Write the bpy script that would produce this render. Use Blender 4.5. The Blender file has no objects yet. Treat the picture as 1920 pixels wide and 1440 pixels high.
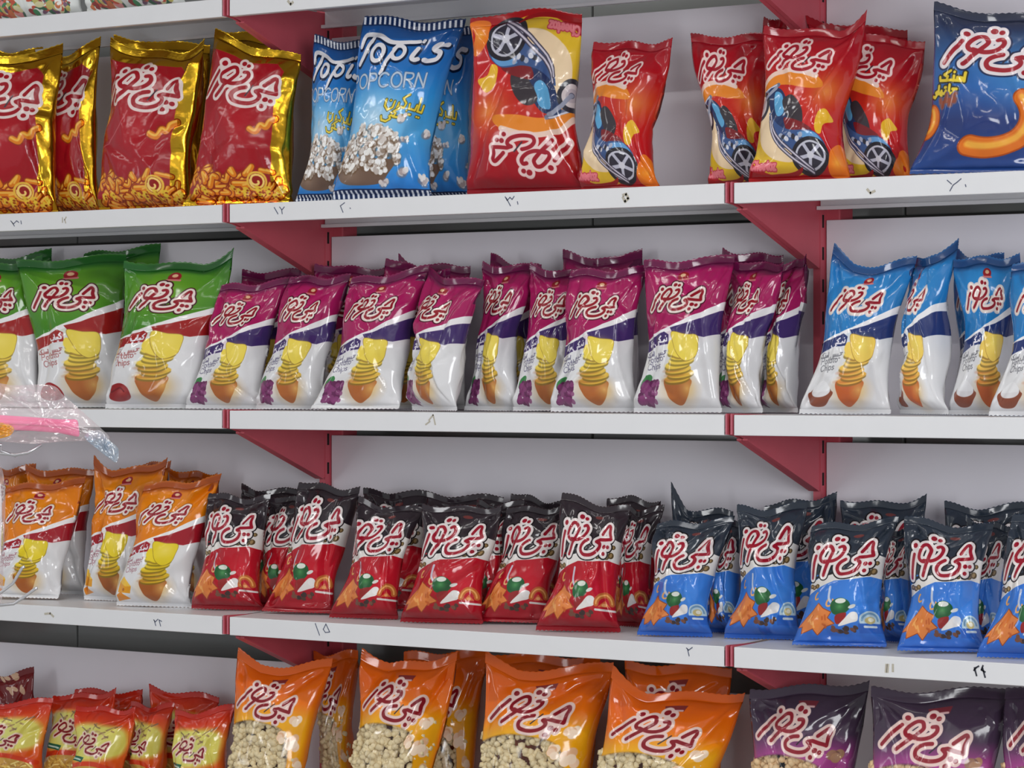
import bpy, math, random
import numpy as np
from mathutils import Matrix, Vector

# ------------------------------------------------------------------ camera, world, light, exposure
SC = bpy.context.scene
COL = SC.collection
PSI = math.radians(36.65)                       # the camera looks along the shelves, turned to the left
CAM = np.array([3.593, -4.026, 1.5])
FPX = 6019.0                                    # focal length in pixels of the 1920 px wide frame
HOR = 705.0                                     # image row of the eye level
FWD = np.array([-math.sin(PSI), math.cos(PSI), 0.0])
RGT = np.array([math.cos(PSI), math.sin(PSI), 0.0])

cam_d = bpy.data.cameras.new('camera')
cam_o = bpy.data.objects.new('camera', cam_d)
COL.objects.link(cam_o)
cam_d.sensor_width = 36.0
cam_d.lens = FPX / 1920.0 * 36.0
cam_d.shift_y = -(720.0 - HOR) / 1920.0
cam_d.clip_start = 0.05
cam_o.location = CAM
cam_o.rotation_euler = (math.pi / 2, 0, PSI)
SC.camera = cam_o

world = bpy.data.worlds.new('world')
SC.world = world
world.use_nodes = True
wn = world.node_tree.nodes['Background']
wn.inputs[0].default_value = (0.93, 0.96, 1.0, 1)
wn.inputs[1].default_value = 0.47

def area(name, loc, target, sx, sy, power, color=(1, 1, 1)):
    d = bpy.data.lights.new(name, 'AREA')
    d.shape = 'RECTANGLE'
    d.size, d.size_y = sx, sy
    d.energy = power
    d.color = color
    o = bpy.data.objects.new(name, d)
    COL.objects.link(o)
    o.location = loc
    v = Vector(target) - Vector(loc)
    o.rotation_euler = v.to_track_quat('-Z', 'Y').to_euler()
    return o

# daylight through the shop front (two glazed openings at eye level), and the tubes on the ceiling
area('shop_window_light', (4.8, -3.4, 1.72), (0.7, 0.0, 1.45), 1.6, 1.5, 90, (0.97, 0.98, 1.0))
area('shop_door_light', (-2.6, -5.4, 1.75), (0.4, 0.0, 1.45), 0.8, 2.0, 26, (0.97, 0.98, 1.0))
for i, (x, y) in enumerate(((-1.4, -1.5), (0.4, -1.5), (2.2, -1.5), (-0.6, -3.1), (1.4, -3.1))):
    area('ceiling_tube_light', (x, y, 2.93), (x, y, 0.0), 1.25, 0.035, 8, (1.0, 0.98, 0.96))

SC.view_settings.view_transform = 'Standard'
SC.view_settings.look = 'None'
SC.view_settings.exposure = 0.0
SC.view_settings.gamma = 1.0
SC.view_settings.use_curve_mapping = False
try:
    SC.cycles.use_denoising = True
    SC.cycles.max_bounces = 8
    SC.cycles.transparent_max_bounces = 12
except Exception:
    pass

# ------------------------------------------------------------------ small helpers
def lin(c):
    return tuple((x / 255.0 / 12.92) if x / 255.0 <= 0.04045 else (((x / 255.0 + 0.055) / 1.055) ** 2.4) for x in c)

def mat(name, col, rough=0.5, metal=0.0, noise=0.0, nscale=40.0, bump=0.0, bscale=200.0, spec=0.5):
    m = bpy.data.materials.new(name)
    m.use_nodes = True
    nt = m.node_tree
    b = nt.nodes['Principled BSDF']
    c = lin(col)
    b.inputs['Base Color'].default_value = (*c, 1)
    b.inputs['Roughness'].default_value = rough
    b.inputs['Metallic'].default_value = metal
    b.inputs['Specular IOR Level'].default_value = spec
    if noise > 0:
        tc = nt.nodes.new('ShaderNodeTexCoord')
        n = nt.nodes.new('ShaderNodeTexNoise')
        n.inputs['Scale'].default_value = nscale
        n.inputs['Detail'].default_value = 5
        r = nt.nodes.new('ShaderNodeMix')
        r.data_type = 'RGBA'
        r.inputs[6].default_value = (*[x * (1 - noise) for x in c], 1)
        r.inputs[7].default_value = (*[min(1, x * (1 + noise)) for x in c], 1)
        nt.links.new(tc.outputs['Object'], n.inputs['Vector'])
        nt.links.new(n.outputs['Fac'], r.inputs[0])
        nt.links.new(r.outputs[2], b.inputs['Base Color'])
    if bump > 0:
        tc = nt.nodes.new('ShaderNodeTexCoord')
        n = nt.nodes.new('ShaderNodeTexNoise')
        n.inputs['Scale'].default_value = bscale
        bp = nt.nodes.new('ShaderNodeBump')
        bp.inputs['Strength'].default_value = bump
        bp.inputs['Distance'].default_value = 0.002
        nt.links.new(tc.outputs['Object'], n.inputs['Vector'])
        nt.links.new(n.outputs['Fac'], bp.inputs['Height'])
        nt.links.new(bp.outputs['Normal'], b.inputs['Normal'])
    return m

class MB:
    """collects boxes, prisms and tubes and links them as one mesh object"""
    def __init__(s):
        s.v, s.f = [], []
    def box(s, x0, x1, y0, y1, z0, z1):
        o = len(s.v)
        s.v += [(x0, y0, z0), (x1, y0, z0), (x1, y1, z0), (x0, y1, z0), (x0, y0, z1), (x1, y0, z1), (x1, y1, z1), (x0, y1, z1)]
        s.f += [tuple(o + i for i in q) for q in ((0, 3, 2, 1), (4, 5, 6, 7), (0, 1, 5, 4), (1, 2, 6, 5), (2, 3, 7, 6), (3, 0, 4, 7))]
        return s
    def prism(s, pts, axis, a0, a1):
        """polygon pts (2D) swept along an axis from a0 to a1"""
        o, n = len(s.v), len(pts)
        for a in (a0, a1):
            for (p, q) in pts:
                s.v.append({'x': (a, p, q), 'y': (p, a, q), 'z': (p, q, a)}[axis])
        s.f.append(tuple(o + i for i in range(n - 1, -1, -1)))
        s.f.append(tuple(o + n + i for i in range(n)))
        for i in range(n):
            j = (i + 1) % n
            s.f.append((o + i, o + j, o + n + j, o + n + i))
        return s
    def tube(s, path, r, seg=8):
        o = len(s.v)
        P = [Vector(p) for p in path]
        for i, p in enumerate(P):
            d = (P[min(i + 1, len(P) - 1)] - P[max(i - 1, 0)]).normalized()
            u = d.cross(Vector((0, 0, 1)))
            if u.length < 1e-3:
                u = d.cross(Vector((0, 1, 0)))
            u.normalize()
            w = d.cross(u)
            for k in range(seg):
                a = 2 * math.pi * k / seg
                s.v.append(tuple(p + r * (math.cos(a) * u + math.sin(a) * w)))
        for i in range(len(P) - 1):
            for k in range(seg):
                k2 = (k + 1) % seg
                s.f.append((o + i * seg + k, o + i * seg + k2, o + (i + 1) * seg + k2, o + (i + 1) * seg + k))
        s.f.append(tuple(o + k for k in range(seg - 1, -1, -1)))
        s.f.append(tuple(o + (len(P) - 1) * seg + k for k in range(seg)))
        return s
    def build(s, name, m, parent=None, bevel=0.0, smooth=False):
        me = bpy.data.meshes.new(name)
        me.from_pydata(s.v, [], s.f)
        me.update()
        me.materials.append(m)
        o = bpy.data.objects.new(name, me)
        COL.objects.link(o)
        if parent is not None:
            o.parent = parent
        if bevel > 0:
            b = o.modifiers.new('bevel', 'BEVEL')
            b.width = bevel
            b.segments = 2
            b.limit_method = 'ANGLE'
        if smooth:
            for p in me.polygons:
                p.use_smooth = True
        return o

def tag(o, label=None, cat=None, group=None, kind=None):
    if label: o['label'] = label
    if cat: o['category'] = cat
    if group: o['group'] = group
    if kind: o['kind'] = kind
    return o

def empty(name, loc=(0, 0, 0)):
    o = bpy.data.objects.new(name, None)
    o.empty_display_size = 0.05
    COL.objects.link(o)
    o.location = loc
    return o

def ray(px, py):
    return FWD + RGT * ((px - 960.0) / FPX) + np.array([0, 0, 1.0]) * ((HOR - py) / FPX)

def on_plane(px, py, p, n):
    d = ray(px, py)
    t = np.dot(p - CAM, n) / np.dot(d, n)
    return CAM + d * t
# ------------------------------------------------------------------ printed artwork, painted procedurally into arrays
def spline(pts, n=6, closed=False):
    P = np.array(pts, float)
    k = len(P)
    if k < 3:
        return P
    out = []
    rng = range(k) if closed else range(k - 1)
    for i in rng:
        p0 = P[(i - 1) % k] if (closed or i > 0) else P[0]
        p1, p2 = P[i], P[(i + 1) % k]
        p3 = P[(i + 2) % k] if (closed or i + 2 < k) else P[-1]
        for j in range(n):
            t = j / n
            out.append(0.5 * ((2 * p1) + (-p0 + p2) * t + (2 * p0 - 5 * p1 + 4 * p2 - p3) * t * t + (-p0 + 3 * p1 - 3 * p2 + p3) * t ** 3))
    if not closed:
        out.append(P[-1])
    return np.array(out)

class Art:
    """front panel is 1 wide and A tall (x 0..1, y 0..A downwards); the sheet runs half a width further to either side"""
    def __init__(s, A, bg, w=300):
        s.w, s.A = w, A
        s.W, s.H = 2 * w, int(round(w * A))
        s.c = np.ones((s.H, s.W, 4), np.float32)
        s.c[..., :3] = np.array(bg, np.float32) / 255.0
        s.flipped = False
    def grid(s, x0, x1, y0, y1):
        i0, i1 = max(0, int((x0 + 0.5) * s.w) - 1), min(s.W, int((x1 + 0.5) * s.w) + 2)
        j0, j1 = max(0, int(y0 * s.w) - 1), min(s.H, int(y1 * s.w) + 2)
        if i1 <= i0 or j1 <= j0:
            return None
        X, Y = np.meshgrid((np.arange(i0, i1) + 0.5) / s.w - 0.5, (np.arange(j0, j1) + 0.5) / s.w)
        return (slice(j0, j1), slice(i0, i1)), X, Y
    def blend(s, sl, m, col, a=1.0, alpha=None):
        m = (np.clip(m, 0, 1) * a).astype(np.float32)
        if col is not None:
            c = np.array(col, np.float32) / 255.0
            s.c[sl][..., :3] = s.c[sl][..., :3] * (1 - m[..., None]) + c * m[..., None]
        if alpha is not None:
            s.c[sl][..., 3] = s.c[sl][..., 3] * (1 - m) + alpha * m
    def vgrad(s, stops):
        y = (np.arange(s.H) + 0.5) / s.w
        ys = [p[0] for p in stops]
        for k in range(3):
            s.c[..., k] = np.interp(y, ys, [p[1][k] / 255.0 for p in stops])[:, None]
    def sdist(s, X, Y, pts, closed):
        P = np.array(pts, float)
        Q = np.roll(P, -1, 0) if closed else P[1:]
        P0 = P if closed else P[:-1]
        d2 = np.full(X.shape, 1e9)
        ins = np.zeros(X.shape, bool)
        for (ax, ay), (bx, by) in zip(P0, Q):
            dx, dy = bx - ax, by - ay
            L = dx * dx + dy * dy + 1e-12
            t = np.clip(((X - ax) * dx + (Y - ay) * dy) / L, 0, 1)
            d2 = np.minimum(d2, (X - ax - t * dx) ** 2 + (Y - ay - t * dy) ** 2)
            if closed:
                cond = (ay > Y) != (by > Y)
                if abs(dy) > 1e-12:
                    ins ^= cond & (X < dx * (Y - ay) / dy + ax)
        d = np.sqrt(d2)
        return np.where(ins, -d, d) if closed else d
    def poly(s, pts, col, a=1.0, smooth=False, soft=1.0, alpha=None, grow=0.0):
        P = spline(pts, 6, True) if smooth else np.array(pts, float)
        e = soft / s.w + grow + 0.01
        g = s.grid(P[:, 0].min() - e, P[:, 0].max() + e, P[:, 1].min() - e, P[:, 1].max() + e)
        if g:
            sl, X, Y = g
            s.blend(sl, 0.5 - (s.sdist(X, Y, P, True) - grow) * s.w / soft, col, a, alpha)
    def stroke(s, pts, r, col, a=1.0, smooth=False, soft=1.0, closed=False):
        P = spline(pts, 6, closed) if smooth else np.array(pts, float)
        e = r + soft / s.w + 0.01
        g = s.grid(P[:, 0].min() - e, P[:, 0].max() + e, P[:, 1].min() - e, P[:, 1].max() + e)
        if g:
            sl, X, Y = g
            s.blend(sl, 0.5 + (r - s.sdist(X, Y, P, closed)) * s.w / soft, col, a)
    def ell(s, x, y, rx, ry, col, rot=0.0, a=1.0, soft=1.0, alpha=None):
        R = max(rx, ry) + soft / s.w + 0.01
        g = s.grid(x - R, x + R, y - R, y + R)
        if g:
            sl, X, Y = g
            ca, sa = math.cos(math.radians(rot)), math.sin(math.radians(rot))
            U, V = (X - x) * ca + (Y - y) * sa, -(X - x) * sa + (Y - y) * ca
            d = (np.sqrt((U / rx) ** 2 + (V / ry) ** 2) - 1) * min(rx, ry)
            s.blend(sl, 0.5 - d * s.w / soft, col, a, alpha)
    def glow(s, x, y, rx, ry, col, a=1.0, p=1.5):
        g = s.grid(x - rx, x + rx, y - ry, y + ry)
        if g:
            sl, X, Y = g
            d = np.sqrt(((X - x) / rx) ** 2 + ((Y - y) / ry) ** 2)
            s.blend(sl, np.clip(1 - d, 0, 1) ** p, col, a)
    def ring(s, x, y, rx, ry, r, col, rot=0.0, a0=0, a1=360, **k):
        ca, sa = math.cos(math.radians(rot)), math.sin(math.radians(rot))
        pts = []
        for t in np.linspace(math.radians(a0), math.radians(a1), 25):
            u, v = rx * math.cos(t), ry * math.sin(t)
            pts.append((x + u * ca - v * sa, y + u * sa + v * ca))
        s.stroke(pts, r, col, **k)
    def strokes(s, items, r, col, f, **k):
        for pts in items:
            s.stroke([f(p) for p in pts], r, col, **k)

# the snack logo, as strokes and dots (units of about one logo width = 1.8)
LOGO_S = [spline([(0.41, 0.54), (0.28, 0.75), (0.16, 0.95)], 3),
          spline([(0.82, 0.48), (0.76, 0.41), (0.66, 0.42), (0.56, 0.53), (0.52, 0.63), (0.58, 0.70), (0.70, 0.71), (0.77, 0.63), (0.83, 0.54)], 4, True),
          spline([(0.62, 0.69), (0.80, 0.72), (0.95, 0.69), (1.05, 0.62), (1.09, 0.53), (1.05, 0.46), (0.98, 0.47)], 4),
          spline([(0.74, 0.68), (0.66, 0.77), (0.51, 0.96)], 3),
          spline([(1.11, 0.75), (1.00, 0.78), (0.91, 0.84), (0.88, 0.92), (0.93, 1.00), (1.05, 1.03), (1.20, 1.03), (1.34, 0.99), (1.42, 0.92), (1.42, 0.85), (1.34, 0.80)], 4),
          np.array([(1.34, 0.80), (1.42, 0.77), (1.58, 0.785), (1.74, 0.79)]),
          spline([(1.48, 0.67), (1.57, 0.56), (1.64, 0.50), (1.69, 0.55), (1.69, 0.66), (1.74, 0.79)], 4)]
LOGO_D = [(0.47, 0.39, .058), (0.90, 0.285, .062), (1.025, 0.315, .05), (1.56, 0.92, .054), (1.67, 0.935, .048), (1.53, 1.05, .05)]

def logo(art, cx, cy, width, rot=0.0, shear=0.0, core=(150, 26, 46), white=(232, 224, 224), edge=None, thick=1.0, bend=0.0, hs=1.0):
    k = width / 1.8
    ca, sa = math.cos(math.radians(rot)), math.sin(math.radians(rot))
    def f(p):
        x, y = (p[0] - 0.95) * k, (p[1] - 0.67) * k * hs
        y -= bend * (x / width) ** 2 * width
        x += shear * y
        return (cx + x * ca - y * sa, cy + x * sa + y * ca)
    S = [[f(p) for p in q] for q in LOGO_S]
    D = [(*f((x, y)), r * k) for x, y, r in LOGO_D]
    r0 = 0.040 * k * thick
    if edge is not None:
        for q in S: art.stroke(q, r0 + 0.092 * k, edge, soft=1.4)
        for x, y, r in D: art.ell(x, y, r + 0.095 * k, r + 0.095 * k, edge)
    for q in S: art.stroke(q, r0 + 0.062 * k, white)
    for x, y, r in D: art.ell(x, y, r + 0.06 * k, r + 0.06 * k, white)
    for q in S: art.stroke(q, r0, core)
    for x, y, r in D: art.ell(x, y, r, r * 0.95, core)
    art.stroke([f((1.26, 0.70)), f((1.14, 0.90))], 0.014 * k, (60, 50, 60))

WORD = {
 'salty': ([[(.98, .16), (.96, .3), (.86, .3)], [(.86, .3), (.82, .22), (.76, .24), (.76, .3), (.6, .3)], [(.6, .3), (.5, .3)], [(.5, .3), (.54, .18), (.44, .12), (.62, 0)],
            [(.5, .3), (.40, .26), (.34, .3), (.40, .38), (.26, .48), (.08, .46), (.02, .34)]], [(.93, .04)]),
 'popcorn': ([[(1, .15), (.99, .3), (.89, .3), (.88, .02)], [(.84, .18), (.83, .3), (.68, .3), (.66, .2)], [(.58, 0), (.44, .1), (.56, .2), (.54, .3), (.42, .3), (.37, .3), (.36, .22)],
              [(.36, .26), (.34, .38), (.26, .46)], [(.24, .2), (.24, .34), (.14, .42), (.04, .34), (.03, .2)]], [(.97, .42), (.92, .42), (.77, .42), (.73, .42), (.14, .2)]),
 'vinegar': ([[(1, .2), (.99, .3), (.95, .3), (.95, .22), (.94, .3), (.9, .3), (.9, .22), (.89, .3), (.82, .3), (.81, .22)], [(.81, .28), (.79, .38), (.72, .44)],
              [(.66, .02), (.54, .1), (.64, .2), (.62, .3), (.52, .3), (.48, .22), (.44, .3), (.5, .36)]], []),
 'ketchup': ([[(1, 0), (.88, .1), (.98, .2), (.96, .3), (.84, .3), (.72, .22), (.82, .22)], [(.84, .3), (.62, .3), (.61, .02)], [(.54, .18), (.52, .3), (.3, .3), (.28, .18)]], [(.78, .42), (.73, .42), (.42, .42), (.37, .42), (.4, .48)]),
 'chips': ([[(1, .12), (.86, .12), (.94, .22), (.8, .3), (.72, .3), (.71, .2)], [(.72, .3), (.6, .3), (.59, .2), (.58, .3), (.5, .3), (.49, .2), (.48, .3), (.4, .3), (.38, .2), (.36, .3)],
            [(.36, .3), (.34, .42), (.2, .44), (.16, .3)]], [(.86, .42), (.8, .42), (.66, .42), (.56, .42)]),
 'snack': ([[(1, .02), (1, .3)], [(.92, .2), (.91, .3), (.86, .3), (.86, .2), (.84, .3), (.79, .3), (.78, .2), (.77, .3), (.66, .3), (.66, .16)], [(.66, .3), (.4, .3)], [(.4, .3), (.44, .18), (.3, .12), (.52, 0)], [(.4, .3), (.16, .3), (.14, .2)]], [(.66, .04)]),
 'ringy': ([[(1, .14), (.84, .14), (.94, .24), (.8, .3), (.7, .3), (.7, 0)], [(.7, .3), (.6, .3), (.55, .2), (.5, .3), (.38, .3), (.34, .2), (.28, .3), (.36, .38)], [(.2, .02), (.2, .3)], [(.14, .22), (.06, .26), (.12, .34), (.04, .44), (-.06, .4)]], [(.55, .08), (.5, .08)]),
}
def word(art, w, x, y, width, col, r, rot=0.0, edge=None, er=0.012):
    S, D = WORD[w]
    ca, sa = math.cos(math.radians(rot)), math.sin(math.radians(rot))
    f = lambda p: (x + (p[0] * ca - p[1] * sa) * width, y + (p[0] * sa + p[1] * ca) * width)
    if edge is not None:
        art.strokes(S, r + er, edge, f)
        for d in D:
            q = f(d); art.ell(q[0], q[1], r + er, r + er, edge)
    art.strokes(S, r, col, f)
    for d in D:
        q = f(d); art.ell(q[0], q[1], r, r, col)

def arc(cx, cy, rx, ry, a0, a1, n=9):
    return [(cx + rx * math.cos(math.radians(t)), cy + ry * math.sin(math.radians(t))) for t in np.linspace(a0, a1, n)]
FONT = {  # letters in a box 0..1 wide (see ADV), baseline 1, cap line 0
 'P': [[(0, 1), (0, 0), (.4, 0)] + arc(.4, .25, .25, .25, -90, 90) + [(0, .5)]],
 'O': [arc(.42, .5, .42, .5, 0, 360, 17)], 'C': [arc(.45, .5, .45, .5, -45, -315, 13)],
 'R': [[(0, 1), (0, 0), (.4, 0)] + arc(.4, .25, .25, .25, -90, 90) + [(0, .5)], [(.3, .5), (.7, 1)]],
 'N': [[(0, 1), (0, 0), (.7, 1), (.7, 0)]],
 'o': [arc(.25, .7, .25, .3, 0, 360, 13)], 't': [[(.15, .1), (.15, .9), (.3, 1)], [(0, .4), (.35, .4)]], 'a': [arc(.25, .7, .25, .3, 0, 360, 13), [(.5, .4), (.5, 1)]],
 'h': [[(0, 0), (0, 1)], [(0, .6), (.2, .4), (.4, .5), (.4, 1)]], 'i': [[(0, .4), (0, 1)], [(0, .15), (0, .2)]], 'p': [[(0, .4), (0, 1.35)], arc(.25, .7, .25, .3, 0, 360, 13)],
 's': [[(.4, .45), (.2, .4), (.02, .52), (.2, .68), (.4, .82), (.22, 1), (0, .95)]], 'e': [[(0, .68), (.48, .68)] + arc(.25, .7, .25, .3, -5, -310, 11)], 'z': [[(0, .4), (.42, .4), (0, 1), (.42, 1)]],
}
ADV = {'P': .9, 'O': 1.06, 'C': 1.02, 'R': .95, 'N': .95, 'i': .25, 't': .5, ' ': .4}
def text(art, st, x, y, h, col, r, rot=0.0, sp=1.0, edge=None, er=0.008, flip=False):
    ca, sa = math.cos(math.radians(rot)), math.sin(math.radians(rot))
    for pas in ((edge, r + er), (col, r)):
        if pas[0] is None: continue
        cx = 0.0
        for ch in st:
            for q in FONT.get(ch, []):
                P = [((cx + p[0]) * h * sp, p[1] * h) for p in q]
                art.stroke([(x + u * ca - v * sa, y + u * sa + v * ca) for u, v in P], pas[1], pas[0])
            cx += ADV.get(ch, .68)

def kernels(art, rnd, n, where, size, cols, shade=(120, 96, 70)):
    for i in range(n):
        x, y = where(rnd)
        sz = size * rnd.uniform(.7, 1.25)
        art.ell(x, y + sz * .35, sz * 1.2, sz * 1.0, shade, a=.55, soft=3)
        for k in range(4):
            c = cols[rnd.randrange(len(cols))]
            art.ell(x + rnd.uniform(-.7, .7) * sz, y + rnd.uniform(-.6, .6) * sz, sz * rnd.uniform(.45, .75), sz * rnd.uniform(.4, .65), c, rot=rnd.uniform(0, 180), soft=1.5)

def curl(art, pts, r, col, lo, hi):
    art.stroke(pts, r + .010, lo, smooth=True)
    art.stroke(pts, r, col, smooth=True)
    art.stroke([(x - r * .3, y - r * .35) for x, y in pts], r * .35, hi, smooth=True, soft=3)

# ---- potato chips: coloured top, white body, a slanted double band and a pile of chips
def art_chips(top, top2, topc, band, txt, w1, w2, extra, chipcol=((236, 212, 82), (228, 184, 74), (178, 104, 54)), edge=(70, 14, 30)):
    A = 1.55
    a = Art(A, (226, 226, 228))
    y = lambda v: v * A
    a.poly([(-.5, 0), (1.5, 0), (1.5, y(.22)), (1.0, y(.31)), (.75, y(.385)), (.5, y(.46)), (.25, y(.51)), (-.02, y(.545)), (-.5, y(.57))], top)
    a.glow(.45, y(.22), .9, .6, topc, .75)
    a.poly([(-.5, 0), (1.5, 0), (1.5, y(.075)), (-.5, y(.075))], top2, a=.8, soft=16)
    # white swoosh and dark band
    a.poly([(.08, y(.535)), (.3, y(.49)), (.52, y(.435)), (.78, y(.36)), (1.02, y(.29)), (1.5, y(.2)), (1.5, y(.25)), (1.02, y(.345)), (.78, y(.405)), (.55, y(.455)), (.35, y(.51)), (.08, y(.55))], (238, 236, 238))
    a.poly([(-.5, y(.575)), (.0, y(.55)), (.2, y(.53)), (.36, y(.495)), (.415, y(.515)), (.41, y(.575)), (.25, y(.585)), (.0, y(.63)), (-.5, y(.66))], band)
    a.poly([(.43, y(.47)), (.6, y(.445)), (.8, y(.40)), (1.03, y(.345)), (1.5, y(.25)), (1.5, y(.46)), (1.02, y(.50)), (.82, y(.53)), (.6, y(.515)), (.46, y(.50))], band)
    a.poly([(1.14, 0), (1.5, 0), (1.5, A), (1.14, A)], (214, 214, 216))
    a.poly([(-.14, y(.5)), (-.5, y(.5)), (-.5, A), (-.14, A)], (214, 214, 216))
    a.poly([(1.0, 0), (1.5, 0), (1.5, y(.16)), (1.0, y(.2))], top2)
    for k in range(24):     # the fine print on the side of the bag
        yy = y(.22 + .025 * k)
        if yy < y(.8):
            a.stroke([(1.22, yy), (1.22 + .1 + .1 * ((k * 7) % 5) / 5, yy)], .004, (150, 150, 156), a=.7)
    a.ring(1.26, y(.84), .05, .05, .012, (70, 120, 90), a0=20, a1=320)
    # small emblem at the top
    a.ell(.50, y(.112), .062, .050, (150, 30, 40)); a.ell(.50, y(.105), .030, .020, (226, 180, 140)); a.stroke([(.44, y(.138)), (.56, y(.138))], .010, (206, 120, 120))
    # chips, from the brown bowl-shaped potato up to the big top chip
    c1, c2, c3 = chipcol
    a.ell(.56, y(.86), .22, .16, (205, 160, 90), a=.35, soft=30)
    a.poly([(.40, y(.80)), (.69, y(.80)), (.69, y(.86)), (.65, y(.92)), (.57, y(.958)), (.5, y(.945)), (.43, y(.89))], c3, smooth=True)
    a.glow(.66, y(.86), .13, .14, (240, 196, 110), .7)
    n = 8
    for k in range(n):
        t = k / (n - 1)
        yy = y(.80 - .20 * t)
        xx = .545 + .03 * math.sin(k * 1.7) + .03 * t
        col = tuple(c2[i] * (1 - t) + c1[i] * t for i in range(3))
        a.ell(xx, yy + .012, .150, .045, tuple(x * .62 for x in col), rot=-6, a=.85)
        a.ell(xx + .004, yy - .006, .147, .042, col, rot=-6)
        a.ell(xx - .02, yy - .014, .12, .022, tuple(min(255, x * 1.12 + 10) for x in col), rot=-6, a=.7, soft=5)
        if t < .35:
            a.ell(xx - .05, yy + .004, .12, .022, c3, rot=-4, a=.55, soft=5)
    a.poly([(.40, y(.60)), (.44, y(.55)), (.56, y(.60)), (.60, y(.67)), (.48, y(.665))], tuple(min(255, x * 1.02) for x in c1), smooth=True)
    a.stroke([(.46, y(.655)), (.55, y(.672)), (.66, y(.655))], .008, tuple(x * .7 for x in c2), smooth=True, soft=4)
    a.poly([(.455, y(.50)), (.60, y(.515)), (.75, y(.525)), (.755, y(.60)), (.73, y(.655)), (.63, y(.685)), (.54, y(.65)), (.475, y(.575))], tuple(x * .72 for x in c2), smooth=True, grow=.006)
    a.poly([(.455, y(.50)), (.60, y(.515)), (.75, y(.525)), (.755, y(.60)), (.73, y(.655)), (.63, y(.685)), (.54, y(.65)), (.475, y(.575))], c1, smooth=True)
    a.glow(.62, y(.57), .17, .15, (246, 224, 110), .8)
    # words
    word(a, w1, .20, y(.535), .19, (232, 228, 236), .0075, rot=-8)
    if w2: word(a, w2, .03, y(.555), .16, (232, 228, 236), .0075, rot=-8)
    word(a, 'chips', .20, y(.615), .18, txt, .006, rot=-5)
    word(a, 'snack', .04, y(.625), .15, txt, .006, rot=-5)
    text(a, 'Potato', .10, y(.655), .06, txt, .005, rot=-5, sp=1.05)
    text(a, 'Chips', .12, y(.70), .06, txt, .005, rot=-5, sp=1.05)
    extra(a, y)
    logo(a, .43, y(.265), .66, rot=-2, shear=-.12, core=(148, 28, 42), white=(236, 222, 214), edge=edge, thick=1.0)
    return a

def x_grape(a, y):
    a.poly([(.07, y(.80)), (.16, y(.765)), (.2, y(.79)), (.16, y(.83)), (.08, y(.85))], (62, 130, 74), smooth=True)
    R = random.Random(5)
    for k in range(26):
        t = R.random()
        a.ell(.10 + .22 * R.random() * (1 - .3 * t), y(.82 + .13 * t), .036, .036, (104, 44, 88)); 
    for k in range(26):
        a.ell(.11 + .2 * R.random(), y(.825 + .12 * R.random()), .026, .026, (138, 66, 118), a=.8); 
def x_salt(a, y):
    a.ell(.215, y(.88), .145, .085, (120, 70, 52))
    a.poly([(.07, y(.865)), (.36, y(.865)), (.34, y(.92)), (.28, y(.955)), (.16, y(.955)), (.09, y(.92))], (140, 78, 58), smooth=True)
    a.ell(.215, y(.862), .125, .06, (226, 224, 226)); a.poly([(.1, y(.86)), (.2, y(.80)), (.27, y(.81)), (.33, y(.86))], (236, 236, 238), smooth=True)
def x_tomato(a, y):
    a.poly([(.06, y(.93)), (.1, y(.865)), (.2, y(.845)), (.3, y(.875)), (.34, y(.93)), (.24, y(.955)), (.12, y(.955))], (152, 36, 40), smooth=True)
    a.glow(.24, y(.9), .1, .08, (200, 90, 80), .7); a.stroke([(.1, y(.9)), (.2, y(.875)), (.26, y(.9))], .008, (120, 24, 30), smooth=True)
def x_cheese(a, y):
    a.poly([(.04, y(.81)), (.12, y(.77)), (.28, y(.85)), (.26, y(.905)), (.05, y(.895))], (232, 160, 40)); a.poly([(.04, y(.81)), (.12, y(.77)), (.28, y(.85)), (.18, y(.85))], (246, 198, 70))
    a.poly([(.03, y(.92)), (.1, y(.89)), (.25, y(.945)), (.05, y(.965))], (226, 140, 40)); a.ell(.15, y(.875), .02, .02, (190, 110, 30))

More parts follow.
